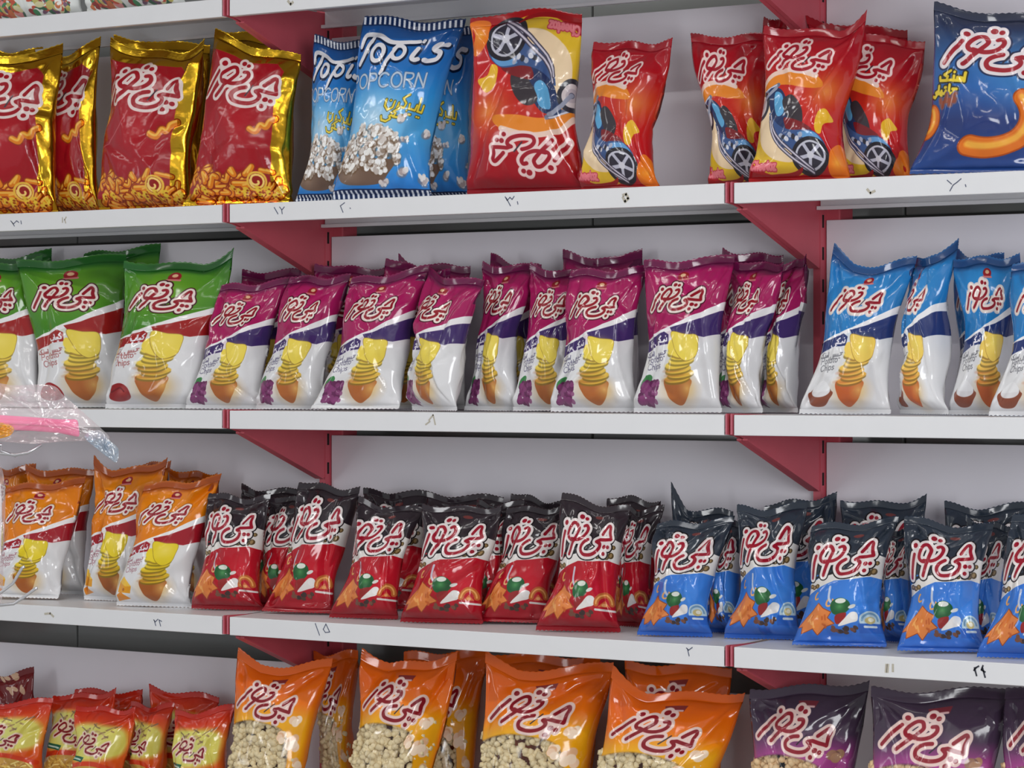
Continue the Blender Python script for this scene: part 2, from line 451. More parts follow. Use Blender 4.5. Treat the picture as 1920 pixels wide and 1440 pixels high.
# ---- red bag with gold foil edges
def art_gold():
    A = 1.62
    a = Art(A, (214, 170, 46))
    y = lambda v: v * A
    a.c[..., 3] = 0.0                       # alpha 0 = bare foil
    R = random.Random(3)
    a.poly([(.02, y(.11)), (.3, y(.10)), (.55, y(.115)), (.78, y(.10)), (.86, y(.15)), (.82, y(.4)), (.84, y(.7)), (.83, y(.93)), (.5, y(.95)), (.0, y(.93)), (.02, y(.6)), (-.01, y(.4))], (158, 16, 30), alpha=1.0, soft=2)
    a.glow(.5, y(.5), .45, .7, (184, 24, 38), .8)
    def piece(pts, r):
        P = spline(pts, 6)
        a.poly([(p[0], p[1]) for p in np.vstack([P + [0, r], P[::-1] - [0, r]])], None, alpha=1.0)
        curl(a, pts, r, (226, 128, 26), (150, 52, 20), (246, 190, 80))
    piece([(.62, y(.55)), (.68, y(.565)), (.72, y(.52)), (.77, y(.53)), (.80, y(.49)), (.85, y(.47))], .03)
    for k in range(80):
        x = R.uniform(-.02, .90); yy = y(R.uniform(.80, .965) if k % 3 else R.uniform(.90, .965))
        q = [(x + R.uniform(-.07, .07), yy + R.uniform(-.05, .05)) for _ in range(3)]
        piece(q, R.uniform(.016, .028))
    a.ell(.70, y(.865), .095, .095, (238, 190, 70), alpha=1.0); a.ell(.70, y(.865), .075, .075, (150, 30, 24)); a.stroke([(.70 + (.012 + .011 * q) * math.cos(q * .9), y(.865) + (.012 + .011 * q) * math.sin(q * .9)) for q in np.linspace(0, 4.6, 14)] + [(.70 + .062 * math.cos(t), y(.865) + .062 * math.sin(t)) for t in np.linspace(4.14, 9.6, 14)], .010, (250, 214, 120))
    for k in range(20):
        x = R.uniform(.05, .95); yy = y(R.uniform(.90, .955))
        a.ell(x, yy, .03, .02, (234, 200, 60), rot=R.uniform(0, 90), a=.9); a.ell(x + .01, yy + .01, .012, .01, (160, 70, 20))
    for q in LOGO_D: pass
    b = Art(A, (0, 0, 0)); b.c[..., :3] = 0
    logo(b, .45, y(.265), .88, rot=1, shear=-.1, core=(255, 255, 255), white=(255, 255, 255), hs=1.15)
    a.c[..., 3] = np.maximum(a.c[..., 3], b.c[..., 0])
    logo(a, .45, y(.265), .88, rot=1, shear=-.1, core=(160, 22, 36), white=(232, 214, 210), hs=1.15)
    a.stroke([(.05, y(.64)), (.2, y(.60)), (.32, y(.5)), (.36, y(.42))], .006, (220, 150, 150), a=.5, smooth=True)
    return a

# ---- pale blue popcorn bag
def art_topis():
    A = 1.6
    a = Art(A, (30, 120, 200))
    y = lambda v: v * A
    a.vgrad([(0, (28, 72, 134)), (y(.1), (32, 92, 164)), (y(.3), (38, 118, 196)), (y(.45), (50, 150, 224)), (y(.65), (80, 170, 230)), (y(1), (44, 128, 216))])
    a.glow(.36, y(.57), .5, .42, (196, 226, 246), .95, p=1.2)
    for yy, yb in ((0, .052), (.948, 1.0)):
        a.poly([(-.5, y(yy)), (1.5, y(yy)), (1.5, y(yb)), (-.5, y(yb))], (22, 44, 88))
        for k in range(-10, 32):
            x = k / 20.0
            a.poly([(x, y(yy) + .01), (x + .022, y(yy) + .01), (x + .034, y(yb) - .008), (x + .012, y(yb) - .008)], (232, 236, 244))
    # the word on the upper left, white with a dark drop edge
    T = [([(.02, .27), (.05, .17), (.20, .18), (.34, .23), (.52, .215), (.60, .20)], .022), ([(.14, .19), (.10, .30), (.03, .42)], .024),
         (arc(.235, .335, .065, .07, 0, 360, 15), .021), ([(.375, .26), (.325, .39), (.275, .52)], .021), (arc(.405, .325, .06, .065, -150, 160, 11), .021),
         ([(.555, .275), (.525, .37), (.55, .395), (.575, .385)], .023), ([(.585, .20), (.59, .19)], .019),
         ([(.80, .235), (.715, .225), (.67, .27), (.75, .315), (.74, .38), (.66, .40), (.61, .385)], .026)]
    for grp in ((0, 1), (2,), (3, 4), (5, 6), (7,)):        # letter by letter, each with its own dark edge
        for off, c, e in (((.010, .014), (14, 34, 66), .010), ((0, 0), (236, 234, 238), 0)):
            for g in grp:
                q, r = T[g]
                a.stroke([(p[0] + off[0] + .03 + (0, 0, .0, .035, .035, .055, .055, .075)[g], p[1] + off[1]) for p in q], r * .92 + e, c, smooth=len(q) > 2)
    text(a, 'POPCORN', -.02, y(.325), .125, (190, 206, 224), .0085, sp=1.0, edge=(70, 110, 156), er=.006)
    word(a, 'popcorn', .46, y(.425), .40, (240, 214, 70), .009, rot=10, edge=(86, 90, 50), er=.007)
    word(a, 'salty', .44, y(.51), .27, (240, 214, 70), .009, rot=8, edge=(86, 90, 50), er=.007)
    R = random.Random(8)
    a.poly([(.0, y(.80)), (.62, y(.80)), (.58, y(.88)), (.48, y(.925)), (.2, y(.93)), (.06, y(.89))], (116, 92, 78), smooth=True)
    a.glow(.2, y(.88), .2, .12, (150, 126, 108), .8)
    def wh(r):
        while True:
            x, v = r.uniform(-.02, .70), r.uniform(.61, .86)
            if ((x - .32) / .36) ** 2 + ((v - .76) / .145) ** 2 < 1: return x, y(v)
    kernels(a, R, 170, wh, .034, [(246, 244, 240), (232, 228, 224), (214, 206, 200), (250, 250, 250), (196, 184, 176)], (110, 84, 62))
    for x, v in ((.66, .585), (.70, .70), (.72, .86), (.56, .915), (.95, .66), (1.02, .8), (.93, .90), (1.1, .72)):
        kernels(a, R, 2, lambda r: (x + r.uniform(-.03, .03), y(v) + r.uniform(-.02, .02)), .034, [(240, 236, 234), (224, 214, 210)], (150, 130, 130))
    return a

# ---- red bag with a motorbike
def art_moto():
    A = 1.42
    a = Art(A, (172, 18, 32))
    y = lambda v: v * A
    a.vgrad([(0, (150, 16, 32)), (y(.2), (172, 22, 34)), (y(.45), (196, 44, 32)), (y(.7), (200, 30, 36)), (y(1), (176, 26, 32))])
    a.poly([(1.02, y(.1)), (1.5, y(.1)), (1.5, y(.8)), (1.05, y(.72)), (.98, y(.5))], (188, 62, 30), a=.8, soft=20)
    a.glow(.75, y(.45), .3, .3, (236, 150, 60), .8)
    # cream and yellow sweep at the lower left
    a.poly([(.02, y(.45)), (.16, y(.42)), (.28, y(.55)), (.40, y(.75)), (.60, y(.92)), (.5, y(.965)), (.2, y(.95)), (-.02, y(.85)), (-.06, y(.65))], (226, 186, 50), smooth=True)
    a.poly([(.05, y(.44)), (.16, y(.43)), (.26, y(.56)), (.38, y(.76)), (.52, y(.88)), (.3, y(.88)), (.1, y(.78)), (.03, y(.62))], (240, 214, 176), smooth=True)
    # orange arch with white swoosh under the logo
    a.poly([(-.02, y(.46)), (.05, y(.36)), (.3, y(.315)), (.58, y(.335)), (.7, y(.42)), (.5, y(.42)), (.25, y(.40)), (.08, y(.46))], (232, 136, 44), smooth=True)
    a.stroke([(.0, y(.40)), (.16, y(.325)), (.38, y(.305)), (.6, y(.345))], .022, (238, 206, 190), smooth=True)
    # motorbike: handlebar and blue tank above, big spoked wheel at the bottom right, long chrome pipes
    a.stroke([(-.02, y(.46)), (.10, y(.435)), (.22, y(.40))], .020, (110, 116, 140)); a.stroke([(-.02, y(.455)), (.2, y(.40))], .007, (206, 208, 224))
    a.poly([(.10, y(.44)), (.26, y(.43)), (.40, y(.56)), (.46, y(.68)), (.36, y(.72)), (.22, y(.62))], (40, 56, 96), smooth=True)
    a.poly([(.20, y(.45)), (.29, y(.47)), (.35, y(.58)), (.29, y(.61)), (.22, y(.54))], (96, 168, 214), smooth=True)
    a.poly([(.31, y(.50)), (.40, y(.47)), (.53, y(.56)), (.56, y(.66)), (.44, y(.64)), (.36, y(.58))], (60, 54, 60), smooth=True)
    a.poly([(.36, y(.62)), (.52, y(.64)), (.66, y(.69)), (.64, y(.73)), (.44, y(.72))], (126, 34, 40), smooth=True)
    a.poly([(.17, y(.58)), (.30, y(.66)), (.46, y(.70)), (.66, y(.70)), (.78, y(.76)), (.80, y(.82)), (.68, y(.80)), (.5, y(.82)), (.36, y(.80)), (.24, y(.72))], (62, 88, 138), smooth=True)
    a.poly([(.52, y(.72)), (.68, y(.71)), (.77, y(.77)), (.66, y(.77))], (104, 160, 212), smooth=True)
    for k in range(7):
        a.ell(.34 + .035 * k, y(.73 + .012 * (k % 3)), .026, .020, ((170, 176, 196), (54, 54, 66), (214, 216, 226))[k % 3], rot=20 * k)
    a.ell(.645, y(.855), .185, .165, (40, 38, 46)); a.ell(.645, y(.855), .150, .13, (92, 96, 116)); a.ell(.645, y(.855), .128, .11, (52, 50, 62))
    for k in range(5):
        t = 2 * math.pi * k / 5 + .4
        a.stroke([(.645, y(.855)), (.645 + .125 * math.cos(t), y(.855) + .108 * math.sin(t))], .016, (190, 190, 206))
    a.ell(.645, y(.855), .035, .032, (214, 214, 224)); a.ring(.645, y(.855), .14, .122, .009, (196, 196, 208))
    for d in (0, .035):
        a.stroke([(.20, y(.60 + d)), (.28, y(.72 + d)), (.46, y(.83 + d)), (.66, y(.94 + d * .4))], .016, (70, 66, 84), smooth=True)
        a.stroke([(.20, y(.60 + d)), (.28, y(.72 + d)), (.46, y(.83 + d)), (.66, y(.94 + d * .4))], .007, (206, 200, 214), smooth=True)
    # front wheel half hidden at the left edge
    a.ell(.02, y(.53), .125, .135, (48, 48, 58), rot=-20); a.ell(.02, y(.53), .085, .095, (212, 202, 204), rot=-20); a.ell(.02, y(.53), .05, .055, (186, 176, 184)); a.ell(.02, y(.53), .022, .024, (90, 90, 110)); a.stroke([(.02, y(.53)), (.10, y(.47)), (.2, y(.42))], .018, (150, 156, 176))
    # corn shape, flames
    a.poly([(.70, y(.60)), (.78, y(.56)), (.86, y(.60)), (.90, y(.64)), (.80, y(.66)), (.76, y(.72)), (.70, y(.70))], (238, 186, 50), smooth=True)
    a.poly([(.86, y(.82)), (.96, y(.78)), (1.02, y(.86)), (1.0, y(.97)), (.82, y(.97)), (.82, y(.88))], (236, 120, 30), smooth=True)
    a.glow(.9, y(.9), .1, .1, (250, 180, 70), .8)
    text(a, 'Cheetoz', .02, y(.875), .075, (236, 130, 140), .010, rot=2, sp=.8, edge=(196, 60, 80))
    a.poly([(-.02, y(.925)), (.15, y(.955)), (.45, y(.95)), (.56, y(.925)), (.5, y(.965)), (.2, y(.985)), (-.02, y(.96))], (160, 24, 30), smooth=True)
    logo(a, .40, y(.205), .68, rot=2, shear=-.25, core=(160, 26, 42), white=(236, 208, 204))
    return a

def art_ring():
    A = 1.36
    a = Art(A, (40, 70, 130))
    y = lambda v: v * A
    a.vgrad([(0, (46, 50, 68)), (y(.12), (48, 58, 88)), (y(.35), (52, 104, 168)), (y(.5), (44, 96, 168)), (y(.7), (42, 58, 116)), (y(1), (40, 74, 140))])
    a.glow(.75, y(.42), .5, .45, (86, 156, 214), .7)
    def donut(x, v, rx, ry, r, a0=0, a1=360, rot=0):
        a.ring(x, y(v), rx, ry, r + .012, (176, 76, 24), rot=rot, a0=a0, a1=a1); a.ring(x, y(v), rx, ry, r, (226, 118, 38), rot=rot, a0=a0, a1=a1)
        a.ring(x - .01, y(v) - .012, rx, ry, r * .35, (246, 178, 70), rot=rot, a0=a0, a1=a1, soft=6)
    donut(.98, .15, .10, .085, .05); donut(.02, .70, .045, .09, .042); donut(.15, .53, .0, .0, .0)
    donut(.50, .66, .32, .27, .07, a0=-38, a1=104, rot=6)
    word(a, 'snack', .06, y(.40), .26, (232, 204, 60), .012, rot=4, edge=(54, 52, 40)); word(a, 'ringy', .04, y(.485), .22, (232, 204, 60), .012, rot=4, edge=(54, 52, 40))
    word(a, 'ketchup', .05, y(.545), .2, (150, 80, 60), .013, edge=(110, 90, 110))
    a.ring(.97, y(.93), .05, .022, .012, (196, 204, 220), a0=20, a1=200, rot=10); a.ring(.99, y(.945), .05, .022, .012, (196, 204, 220), a0=200, a1=380, rot=10)
    logo(a, .50, y(.265), .84, rot=1, shear=-.05, core=(160, 40, 52), white=(230, 220, 222), edge=(40, 50, 84))
    return a

# ---- black topped bags (red or blue body)
def art_dark(body, body2, topc, red):
    A = 1.56
    a = Art(A, body)
    y = lambda v: v * A
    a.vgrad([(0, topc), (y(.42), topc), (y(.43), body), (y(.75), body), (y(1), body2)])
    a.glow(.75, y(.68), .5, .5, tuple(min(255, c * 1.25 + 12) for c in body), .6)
    a.poly([(-.5, y(.40)), (.1, y(.40)), (.5, y(.3)), (.9, y(.25)), (1.1, y(.22)), (1.5, y(.22)), (1.5, 0), (-.5, 0)], topc)
    a.poly([(-.5, y(.47)), (.02, y(.50)), (.18, y(.455)), (.36, y(.425)), (.52, y(.40)), (.70, y(.31)), (.90, y(.29)), (1.10, y(.33)), (1.2, y(.40)), (1.5, y(.4)), (1.5, y(.52)), (1.2, y(.52)), (1.04, y(.485)), (.85, y(.46)), (.62, y(.475)), (.40, y(.48)), (.22, y(.525)), (.03, y(.59)), (-.5, y(.62))], (226, 222, 218))
    a.poly([(.03, y(.46)), (.2, y(.43)), (.38, y(.405)), (.38, y(.425)), (.18, y(.452)), (.03, y(.49))], (26, 24, 28))
    # brown lettering on the white band
    def blot(x, v, n, r, sc):
        for k in range(n):
            a.ell(x + k * .058 * sc, y(v) + (.008 if k % 2 else -.008), .040 * sc, .034 * sc, (92, 74, 46))
        for k in range(n):
            a.ell(x + k * .058 * sc, y(v) + (.006 if k % 2 else -.010), .024 * sc, .017 * sc, (156, 128, 84), rot=30 * k)
    blot(.62, .425, 5, 0, 1.15); blot(.82, .36, 3, 0, .8); blot(.06, .525, 3, 0, .9)
    # star-shaped fried snacks, lower left
    R = random.Random(4)
    pts = [(.10, .78), (.18, .725), (.24, .665), (.31, .705), (.41, .735), (.38, .78), (.46, .825), (.36, .85), (.29, .915), (.23, .865), (.09, .905), (.08, .85), (.00, .86), (.07, .81)]
    a.poly([(p[0], y(p[1])) for p in pts], (156, 72, 34), grow=.010)
    a.poly([(p[0], y(p[1])) for p in pts], (222, 130, 66))
    for k in range(9):
        x0, v0 = R.uniform(.14, .38), R.uniform(.75, .85)
        a.stroke([(x0, y(v0)), (x0 + R.uniform(-.06, .06), y(v0 + R.uniform(.01, .05)))], .010, ((196, 96, 44), (240, 172, 98))[k % 2], soft=4)
    a.ring(.38, y(.655), .035, .05, .011, (226, 168, 110), rot=20, a0=-60, a1=220)
    a.ring(.20, y(.60), .03, .05, .011, (220, 160, 90), rot=20, a0=40, a1=220)
    # vegetables in the middle: green pepper, red chilli, white onion and garlic
    a.stroke([(0.360, y(.53)), (0.360, y(.62)), (0.420, y(.67))], .014, (206, 210, 224), a=.9, smooth=True)
    a.poly([(0.410, y(.645)), (0.510, y(.62)), (0.610, y(.65)), (0.630, y(.70)), (0.550, y(.755)), (0.450, y(.75)), (0.400, y(.70))], (40, 96, 56), smooth=True)
    a.glow(0.510, y(.69), .09, .08, (90, 160, 96), .9)
    a.ell(0.510, y(.645), .065, .032, (226, 230, 220)); a.ell(0.655, y(.69), .048, .022, (232, 232, 226), rot=-20)
    a.poly([(0.470, y(.76)), (0.590, y(.74)), (0.570, y(.80)), (0.490, y(.83))], (150, 44, 44), smooth=True)
    a.poly([(0.510, y(.845)), (0.570, y(.79)), (0.650, y(.735)), (0.730, y(.745)), (0.730, y(.80)), (0.650, y(.82))], (234, 230, 226), smooth=True); a.ell(0.690, y(.765), .05, .045, (240, 238, 236))
    for k in range(12):
        a.ell(R.uniform(.44, .70), y(R.uniform(.845, .90)), .03, .022, ((84, 60, 50), (120, 78, 62), (64, 50, 48))[k % 3], rot=R.uniform(0, 90))
    # round badge, lower right
    if red:
        a.ring(0.860, y(.79), .10, .105, .034, (200, 108, 56), a0=180, a1=360); a.ring(0.860, y(.79), .10, .105, .010, (240, 176, 100), a0=180, a1=360)
        a.poly([(0.790, y(.815)), (0.860, y(.765)), (0.930, y(.815))], (216, 110, 64)); a.ell(0.860, y(.80), .03, .02, (236, 170, 110))
        a.stroke([(0.750, y(.835)), (0.990, y(.845))], .013, (226, 216, 212))
    else:
        a.ell(0.870, y(.80), .12, .115, (190, 214, 226)); a.poly([(0.730, y(.825)), (1.010, y(.825)), (1.010, y(.9)), (0.730, y(.9))], body2)
        a.ring(0.870, y(.80), .085, .085, .012, (120, 160, 190), a0=180, a1=360); a.ell(0.870, y(.80), .055, .045, (206, 190, 130)); a.ell(0.880, y(.795), .03, .025, (240, 236, 214))
        a.stroke([(0.810, y(.85)), (0.930, y(.85))], .014, (206, 218, 228))
    a.ell(.60, y(.105), .06, .024, (130, 60, 56), a=.8)
    logo(a, .44, y(.29), .92, rot=-10, shear=-.02, hs=1.25, core=(156, 26, 46), white=(232, 222, 220), edge=(24, 20, 24), thick=1.0)
    return a

# ---- big popcorn bags with a clear window (alpha 0 = clear film)
def art_pop(dark):
    A = 1.5
    top, low, mid = ((62, 48, 66), (150, 60, 126), (74, 56, 78)) if dark else ((226, 98, 14), (238, 166, 24), (236, 116, 16))
    a = Art(A, top)
    y = lambda v: v * A
    a.vgrad([(0, tuple(c * .94 for c in top)), (y(.12), top), (y(.26), mid), (y(.37), low), (y(.8), low), (y(1), top)])
    a.poly([(.98, 0), (1.5, 0), (1.5, A), (.98, A)], tuple(c * .98 for c in top), soft=30, a=.9)
    a.poly([(-.06, 0), (-.5, 0), (-.5, A), (-.06, A)], tuple(c * .98 for c in top), soft=30, a=.9)
    if dark:
        a.glow(.45, y(.42), .7, .34, (190, 84, 160), .9)
    else:
        a.glow(.4, y(.36), .6, .25, (244, 186, 40), .8)
    a.poly([(-.10, y(.43)), (.05, y(.385)), (.28, y(.36)), (.50, y(.38)), (.70, y(.43)), (.78, y(.54)), (.80, y(.80)), (.62, y(.88)), (.2, y(.88)), (-.06, y(.80))], None, smooth=True, alpha=0.0, soft=6)
    R = random.Random(11)
    for (x, v, sz) in ((.80, .36, .07), (.82, .50, .075), (.70, .47, .06), (.90, .62, .06)):
        for k in range(5):
            a.ell(x + R.uniform(-.6, .6) * sz, y(v) + R.uniform(-.6, .6) * sz, sz * .6, sz * .55, ((240, 206, 176), (246, 222, 196), (226, 180, 140))[k % 3] if not dark else ((150, 110, 90), (170, 128, 100), (120, 84, 74))[k % 3], alpha=1.0, soft=2)
    a.poly([(.43, y(.085)), (.60, y(.085)), (.58, y(.12)), (.45, y(.12))], (120, 40, 50), a=.9); a.stroke([(.46, y(.115)), (.57, y(.115))], .008, (210, 170, 170))
    logo(a, .43, y(.235), .70, rot=13, shear=-.12, hs=1.12, core=(134, 22, 34) if not dark else (146, 40, 52), white=(232, 204, 196), edge=None, thick=.95)
    return a

# ---- small bags of fried sticks
def art_stick():
    A = 1.5
    a = Art(A, (210, 58, 26))
    y = lambda v: v * A
    a.vgrad([(0, (176, 36, 26)), (y(.14), (206, 60, 28)), (y(.3), (226, 120, 40)), (y(.6), (216, 84, 30)), (y(1), (190, 50, 26))])
    a.poly([(.06, y(.22)), (.5, y(.19)), (.86, y(.24)), (.96, y(.40)), (.86, y(.52)), (.4, y(.56)), (.05, y(.54))], (216, 206, 96), smooth=True, soft=26)
    a.glow(.4, y(.38), .5, .4, (214, 220, 140), .8)
    R = random.Random(7)
    for k in range(26):
        x, v = R.uniform(.3, .75), R.uniform(.22, .34)
        a.stroke([(x, y(v)), (x + R.uniform(-.12, .12), y(v) + R.uniform(-.1, .1))], .011, ((150, 120, 80), (196, 168, 110), (120, 96, 70))[k % 3], a=.8)
    a.poly([(-.1, y(.66)), (.2, y(.60)), (.6, y(.60)), (.9, y(.66)), (.9, y(.9)), (.5, y(.95)), (-.1, y(.92))], (196, 150, 70), smooth=True)
    for k in range(170):
        x, v = R.uniform(-.05, .86), R.uniform(.63, .91)
        t = R.uniform(0, 3.14)
        a.stroke([(x, y(v)), (x + .11 * math.cos(t), y(v) + .11 * math.sin(t))], .010, ((226, 190, 96), (206, 162, 76), (176, 128, 60), (238, 212, 130))[k % 4])
    a.stroke([(-.1, y(.655)), (.25, y(.595)), (.6, y(.595)), (.95, y(.66))], .035, (206, 62, 28), smooth=True)
    a.poly([(.06, y(.50)), (.34, y(.525)), (.32, y(.575)), (.04, y(.55))], (30, 96, 70)); a.stroke([(.09, y(.53)), (.28, y(.55))], .012, (190, 214, 200))
    logo(a, .40, y(.385), .72, rot=12, shear=-.2, core=(130, 24, 36), white=(226, 200, 176), thick=.9)
    return a

def art_seed():
    A = 1.5
    a = Art(A, (112, 28, 30))
    R = random.Random(9)
    for k in range(46):
        a.ell(R.uniform(-.5, 1.5), R.uniform(0, A), .07, .03, (206, 170, 140), rot=R.uniform(20, 80)); 
    return a

def art_pouch():
    A = 1.3
    a = Art(A, (226, 230, 228))
    y = lambda v: v * A
    R = random.Random(21)
    cols = [(70, 140, 96), (200, 90, 70), (150, 60, 60), (226, 150, 150), (220, 214, 170), (120, 84, 110), (196, 186, 110), (60, 104, 80), (236, 236, 230), (206, 120, 80)]
    for x0, x1 in ((.02, .42), (.47, .92)):
        for k in range(150):
            a.ell(R.uniform(x0 + .03, x1 - .03), y(R.uniform(.72, .955)), R.uniform(.015, .05), R.uniform(.012, .04), cols[R.randrange(len(cols))], rot=R.uniform(0, 180))
    a.ell(.34, y(.82), .06, .06, (206, 96, 66)); a.ell(.34, y(.82), .035, .035, (232, 150, 110))
    a.poly([(.43, y(.6)), (.455, y(.6)), (.455, A), (.43, A)], (232, 236, 234))
    return a
# ------------------------------------------------------------------ room shell
M_white = mat('white enamel steel', (226, 227, 230), 0.38, noise=0.03, nscale=14, bump=0.04, bscale=60)
M_panel = mat('pale panel sheet', (230, 227, 234), 0.55, noise=0.03, nscale=9)
M_red = mat('red enamel steel', (200, 84, 98), 0.45, noise=0.06, nscale=30, bump=0.05, bscale=300)
M_redchip = mat('worn red enamel', (190, 96, 112), 0.5, noise=0.2, nscale=160)
M_tile = mat('grey wall tile', (146, 148, 146), 0.16, noise=0.04, nscale=5)
M_grout = mat('grout', (92, 92, 90), 0.9)
M_floor = mat('floor terrazzo', (168, 164, 158), 0.35, noise=0.15, nscale=60)
M_ceil = mat('ceiling paint', (226, 226, 224), 0.9)
M_ink = mat('pen ink', (92, 98, 122), 0.7)
M_ink2 = mat('dark pen ink', (52, 54, 66), 0.7)
M_glue = mat('old tape residue', (186, 180, 166), 0.8, noise=0.12, nscale=200)
M_dark = mat('dark slot', (26, 18, 20), 0.8)

W, DEP = 1.0, 0.2655
ZS = [2.1325, 1.787, 1.442, 1.097, 0.742]           # deck heights, top shelf first
tag(MB().box(-3.5, 5.5, -7.0, DEP + .16, -0.05, 0.0).build('floor', M_floor), kind='structure')
tag(MB().box(-3.5, 5.5, -4.6, DEP + .16, 3.0, 3.05).build('ceiling', M_ceil), kind='structure')
wall = tag(MB().box(-3.5, 5.5, DEP + .13, DEP + .23, 0, 3.0).build('wall_back', M_grout), kind='structure')
tile_me = MB().box(-.298, .298, -.012, 0.0, -.148, .148).build('tile', M_tile, wall, bevel=.002)
tile_me.location = (-1.02, DEP + .13, .70)
for r in range(6):
    for c in range(6):
        if r == 0 and c == 0: continue
        t = tile_me.copy()
        COL.objects.link(t)
        t.parent = wall
        t.location = (-1.02 + .6 * c, DEP + .13, .70 + .3 * r)
tag(MB().box(-3.5, 5.5, DEP + .118, DEP + .13, 0, .08).build('baseboard_back', M_white), kind='structure')

# ------------------------------------------------------------------ steel shelving: posts, brackets, back panels, shelves
def deck_z(row, Y):
    return ZS[row] + (0.034 * Y if row == 3 else 0.0)

up0 = None
for i, X in enumerate((-W, 0.0, W, 2 * W)):
    u = empty('shelf_post', (X, DEP, 0))
    tag(u, ['red steel shelf post at the far left end of the shelving, beyond the picture edge', 'red steel post between the popcorn side and the left bay of shelves',
            'red steel post left of the sky-blue chip bags', 'red steel shelf post at the right end of the shelving'][i], 'shelf post', 'red posts of the shelving')
    MB().box(-.03, .03, .005, .045, 0, 2.36).build('post_tube', M_red, u, bevel=.002)
    MB().box(-.0065, .0065, -.014, .005, 0.02, 2.34).build('slotted_strip', M_red, u)
    sl = MB()
    for k in range(46):
        sl.box(.0066, .0069, -.009, -.004, .08 + .05 * k, .10 + .05 * k)
    tag(sl.build('slots', M_dark, u), kind='stuff')
    for row, z in enumerate(ZS):
        for sx in (-1, 1):
            if (i == 0 and sx < 0) or (i == 3 and sx > 0): continue
            hb = .118
            pts = [(-DEP + .0005, z - .029), (-DEP + .0005, z + .002), (-DEP + .012, z + .002), (-.013, z - .003), (-.013, z - hb), (-.022, z - hb), (-DEP + .036, z - .036), (-DEP + .020, z - .0315)]
            # plate (y, z) swept through 2 mm of x
            m = MB().prism([(a, b) for a, b in pts], 'x', sx * .0045 - .001, sx * .0045 + .001)
            br = m.build('bracket', M_red, u)
            # folded flange along the slanting edge
            MB().prism([(-DEP + .036, z - .036), (-.022, z - hb), (-.022, z - hb - .0025), (-DEP + .036, z - .0385)], 'x', sx * .0045 - .005, sx * .0045 + .005).build('bracket_flange', M_red, br)
            MB().box(sx * .0045 - .0015, sx * .0045 + .0015, -DEP - .0006, -DEP + .0004, z - .029, z + .001).build('bracket_nose', M_redchip, br)

BAYS = {'left': (-W, 0.0), 'middle': (0.0, W), 'right': (W, 2 * W)}
ROWN = ['top shelf', 'shelf of red and gold snack bags', 'shelf of potato chip bags', 'shelf of black-topped snack bags', 'bottom shelf of popcorn bags']
SHELF = {}
for bn, (x0, x1) in BAYS.items():
    for row, z in enumerate(ZS):
        # white back panels, with the gap left open under each shelf
        zt = z - (.045 if not (row == 3 and bn != 'right') else .100)
        zb = (ZS[row + 1] - .002) if row < 4 else .12
        p = MB().box(x0 + .0085, x1 - .0085, DEP, DEP + .0045, zb, zt).build('back_panel', M_panel, bevel=.001)
        tag(p, 'pale back panel, %s bay, just below the %s' % (bn, ROWN[row]), 'back panel', 'back panels of the shelving')
        s = empty('shelf_board', ((x0 + x1) / 2, 0, z))
        tag(s, 'white steel %s in the %s bay' % (ROWN[row], bn), 'shelf', 'white steel shelves')
        h = (x1 - x0) / 2 - .0088
        tl = .034 if row == 3 else 0
        MB().prism([(0.002, -.0012), (0.002, 0), (DEP - .016, tl * DEP), (DEP - .016, tl * DEP - .0012)], 'x', -h, h).build('deck', M_white, s)
        MB().box(-h, h, 0.0, .002, -.0305, .0002).build('front_lip', M_white, s, bevel=.0012)
        MB().box(-h, h, .002, .014, -.0305, -.029).build('lip_return', M_white, s)
        b = MB().box(-h, h, DEP - .0175, DEP - .016, -.030, tl * DEP - .0012).box(-h - .002, h + .002, DEP - .026, DEP - .0175, -.030, -.0245).build('rear_flange', M_white, s)
        SHELF[(bn, row)] = s

# writing by hand on the lips: pen strokes lying on the steel
def lip_mark(bay, row, px, strokes, m=None, r=.0007, name='pen_mark'):
    """strokes in pixels of the photograph around px; laid on the lip's front face"""
    o = SHELF[(bay, row)]
    mb = MB()
    for st in strokes:
        P = []
        for (u, v) in st:
            q = on_plane(px + u, v, np.array([0, -.0004, 0.0]), np.array([0, 1.0, 0]))
            P.append((q[0] - o.location[0], -.0003, q[2] - o.location[2]))
        for (a, b) in zip(P[:-1], P[1:]):
            dx, dz = b[0] - a[0], b[2] - a[2]
            L = math.hypot(dx, dz) + 1e-9
            nx, nz = -dz / L * r, dx / L * r
            ex, ez = dx / L * r * .6, dz / L * r * .6
            k = len(mb.v)
            for y in (-.0005, -.0001):
                mb.v += [(a[0] - ex + nx, y, a[2] - ez + nz), (a[0] - ex - nx, y, a[2] - ez - nz), (b[0] + ex - nx, y, b[2] + ez - nz), (b[0] + ex + nx, y, b[2] + ez + nz)]
            mb.f += [(k, k + 1, k + 2, k + 3), (k, k + 4, k + 5, k + 1), (k + 1, k + 5, k + 6, k + 2), (k + 2, k + 6, k + 7, k + 3), (k + 3, k + 7, k + 4, k)]
    mb.build(name, m or M_ink, o)
lip_mark('middle', 1, 520, [[(-6, 389), (1, 401)], [(4, 388), (8, 393), (9, 401)], [(13, 388), (9, 393)]])
lip_mark('middle', 1, 640, [[(6, 380), (-2, 386), (3, 398)], [(16, 390), (17, 391)]])
lip_mark('middle', 1, 955, [[(-8, 369), (-4, 376), (1, 370), (5, 374), (9, 368)], [(-6, 371), (2, 386)], [(15, 378), (16, 383)]])
lip_mark('left', 1, 25, [[(-5, 414), (0, 420), (6, 414), (10, 417)], [(-3, 416), (2, 424)], [(14, 414), (15, 420)]])
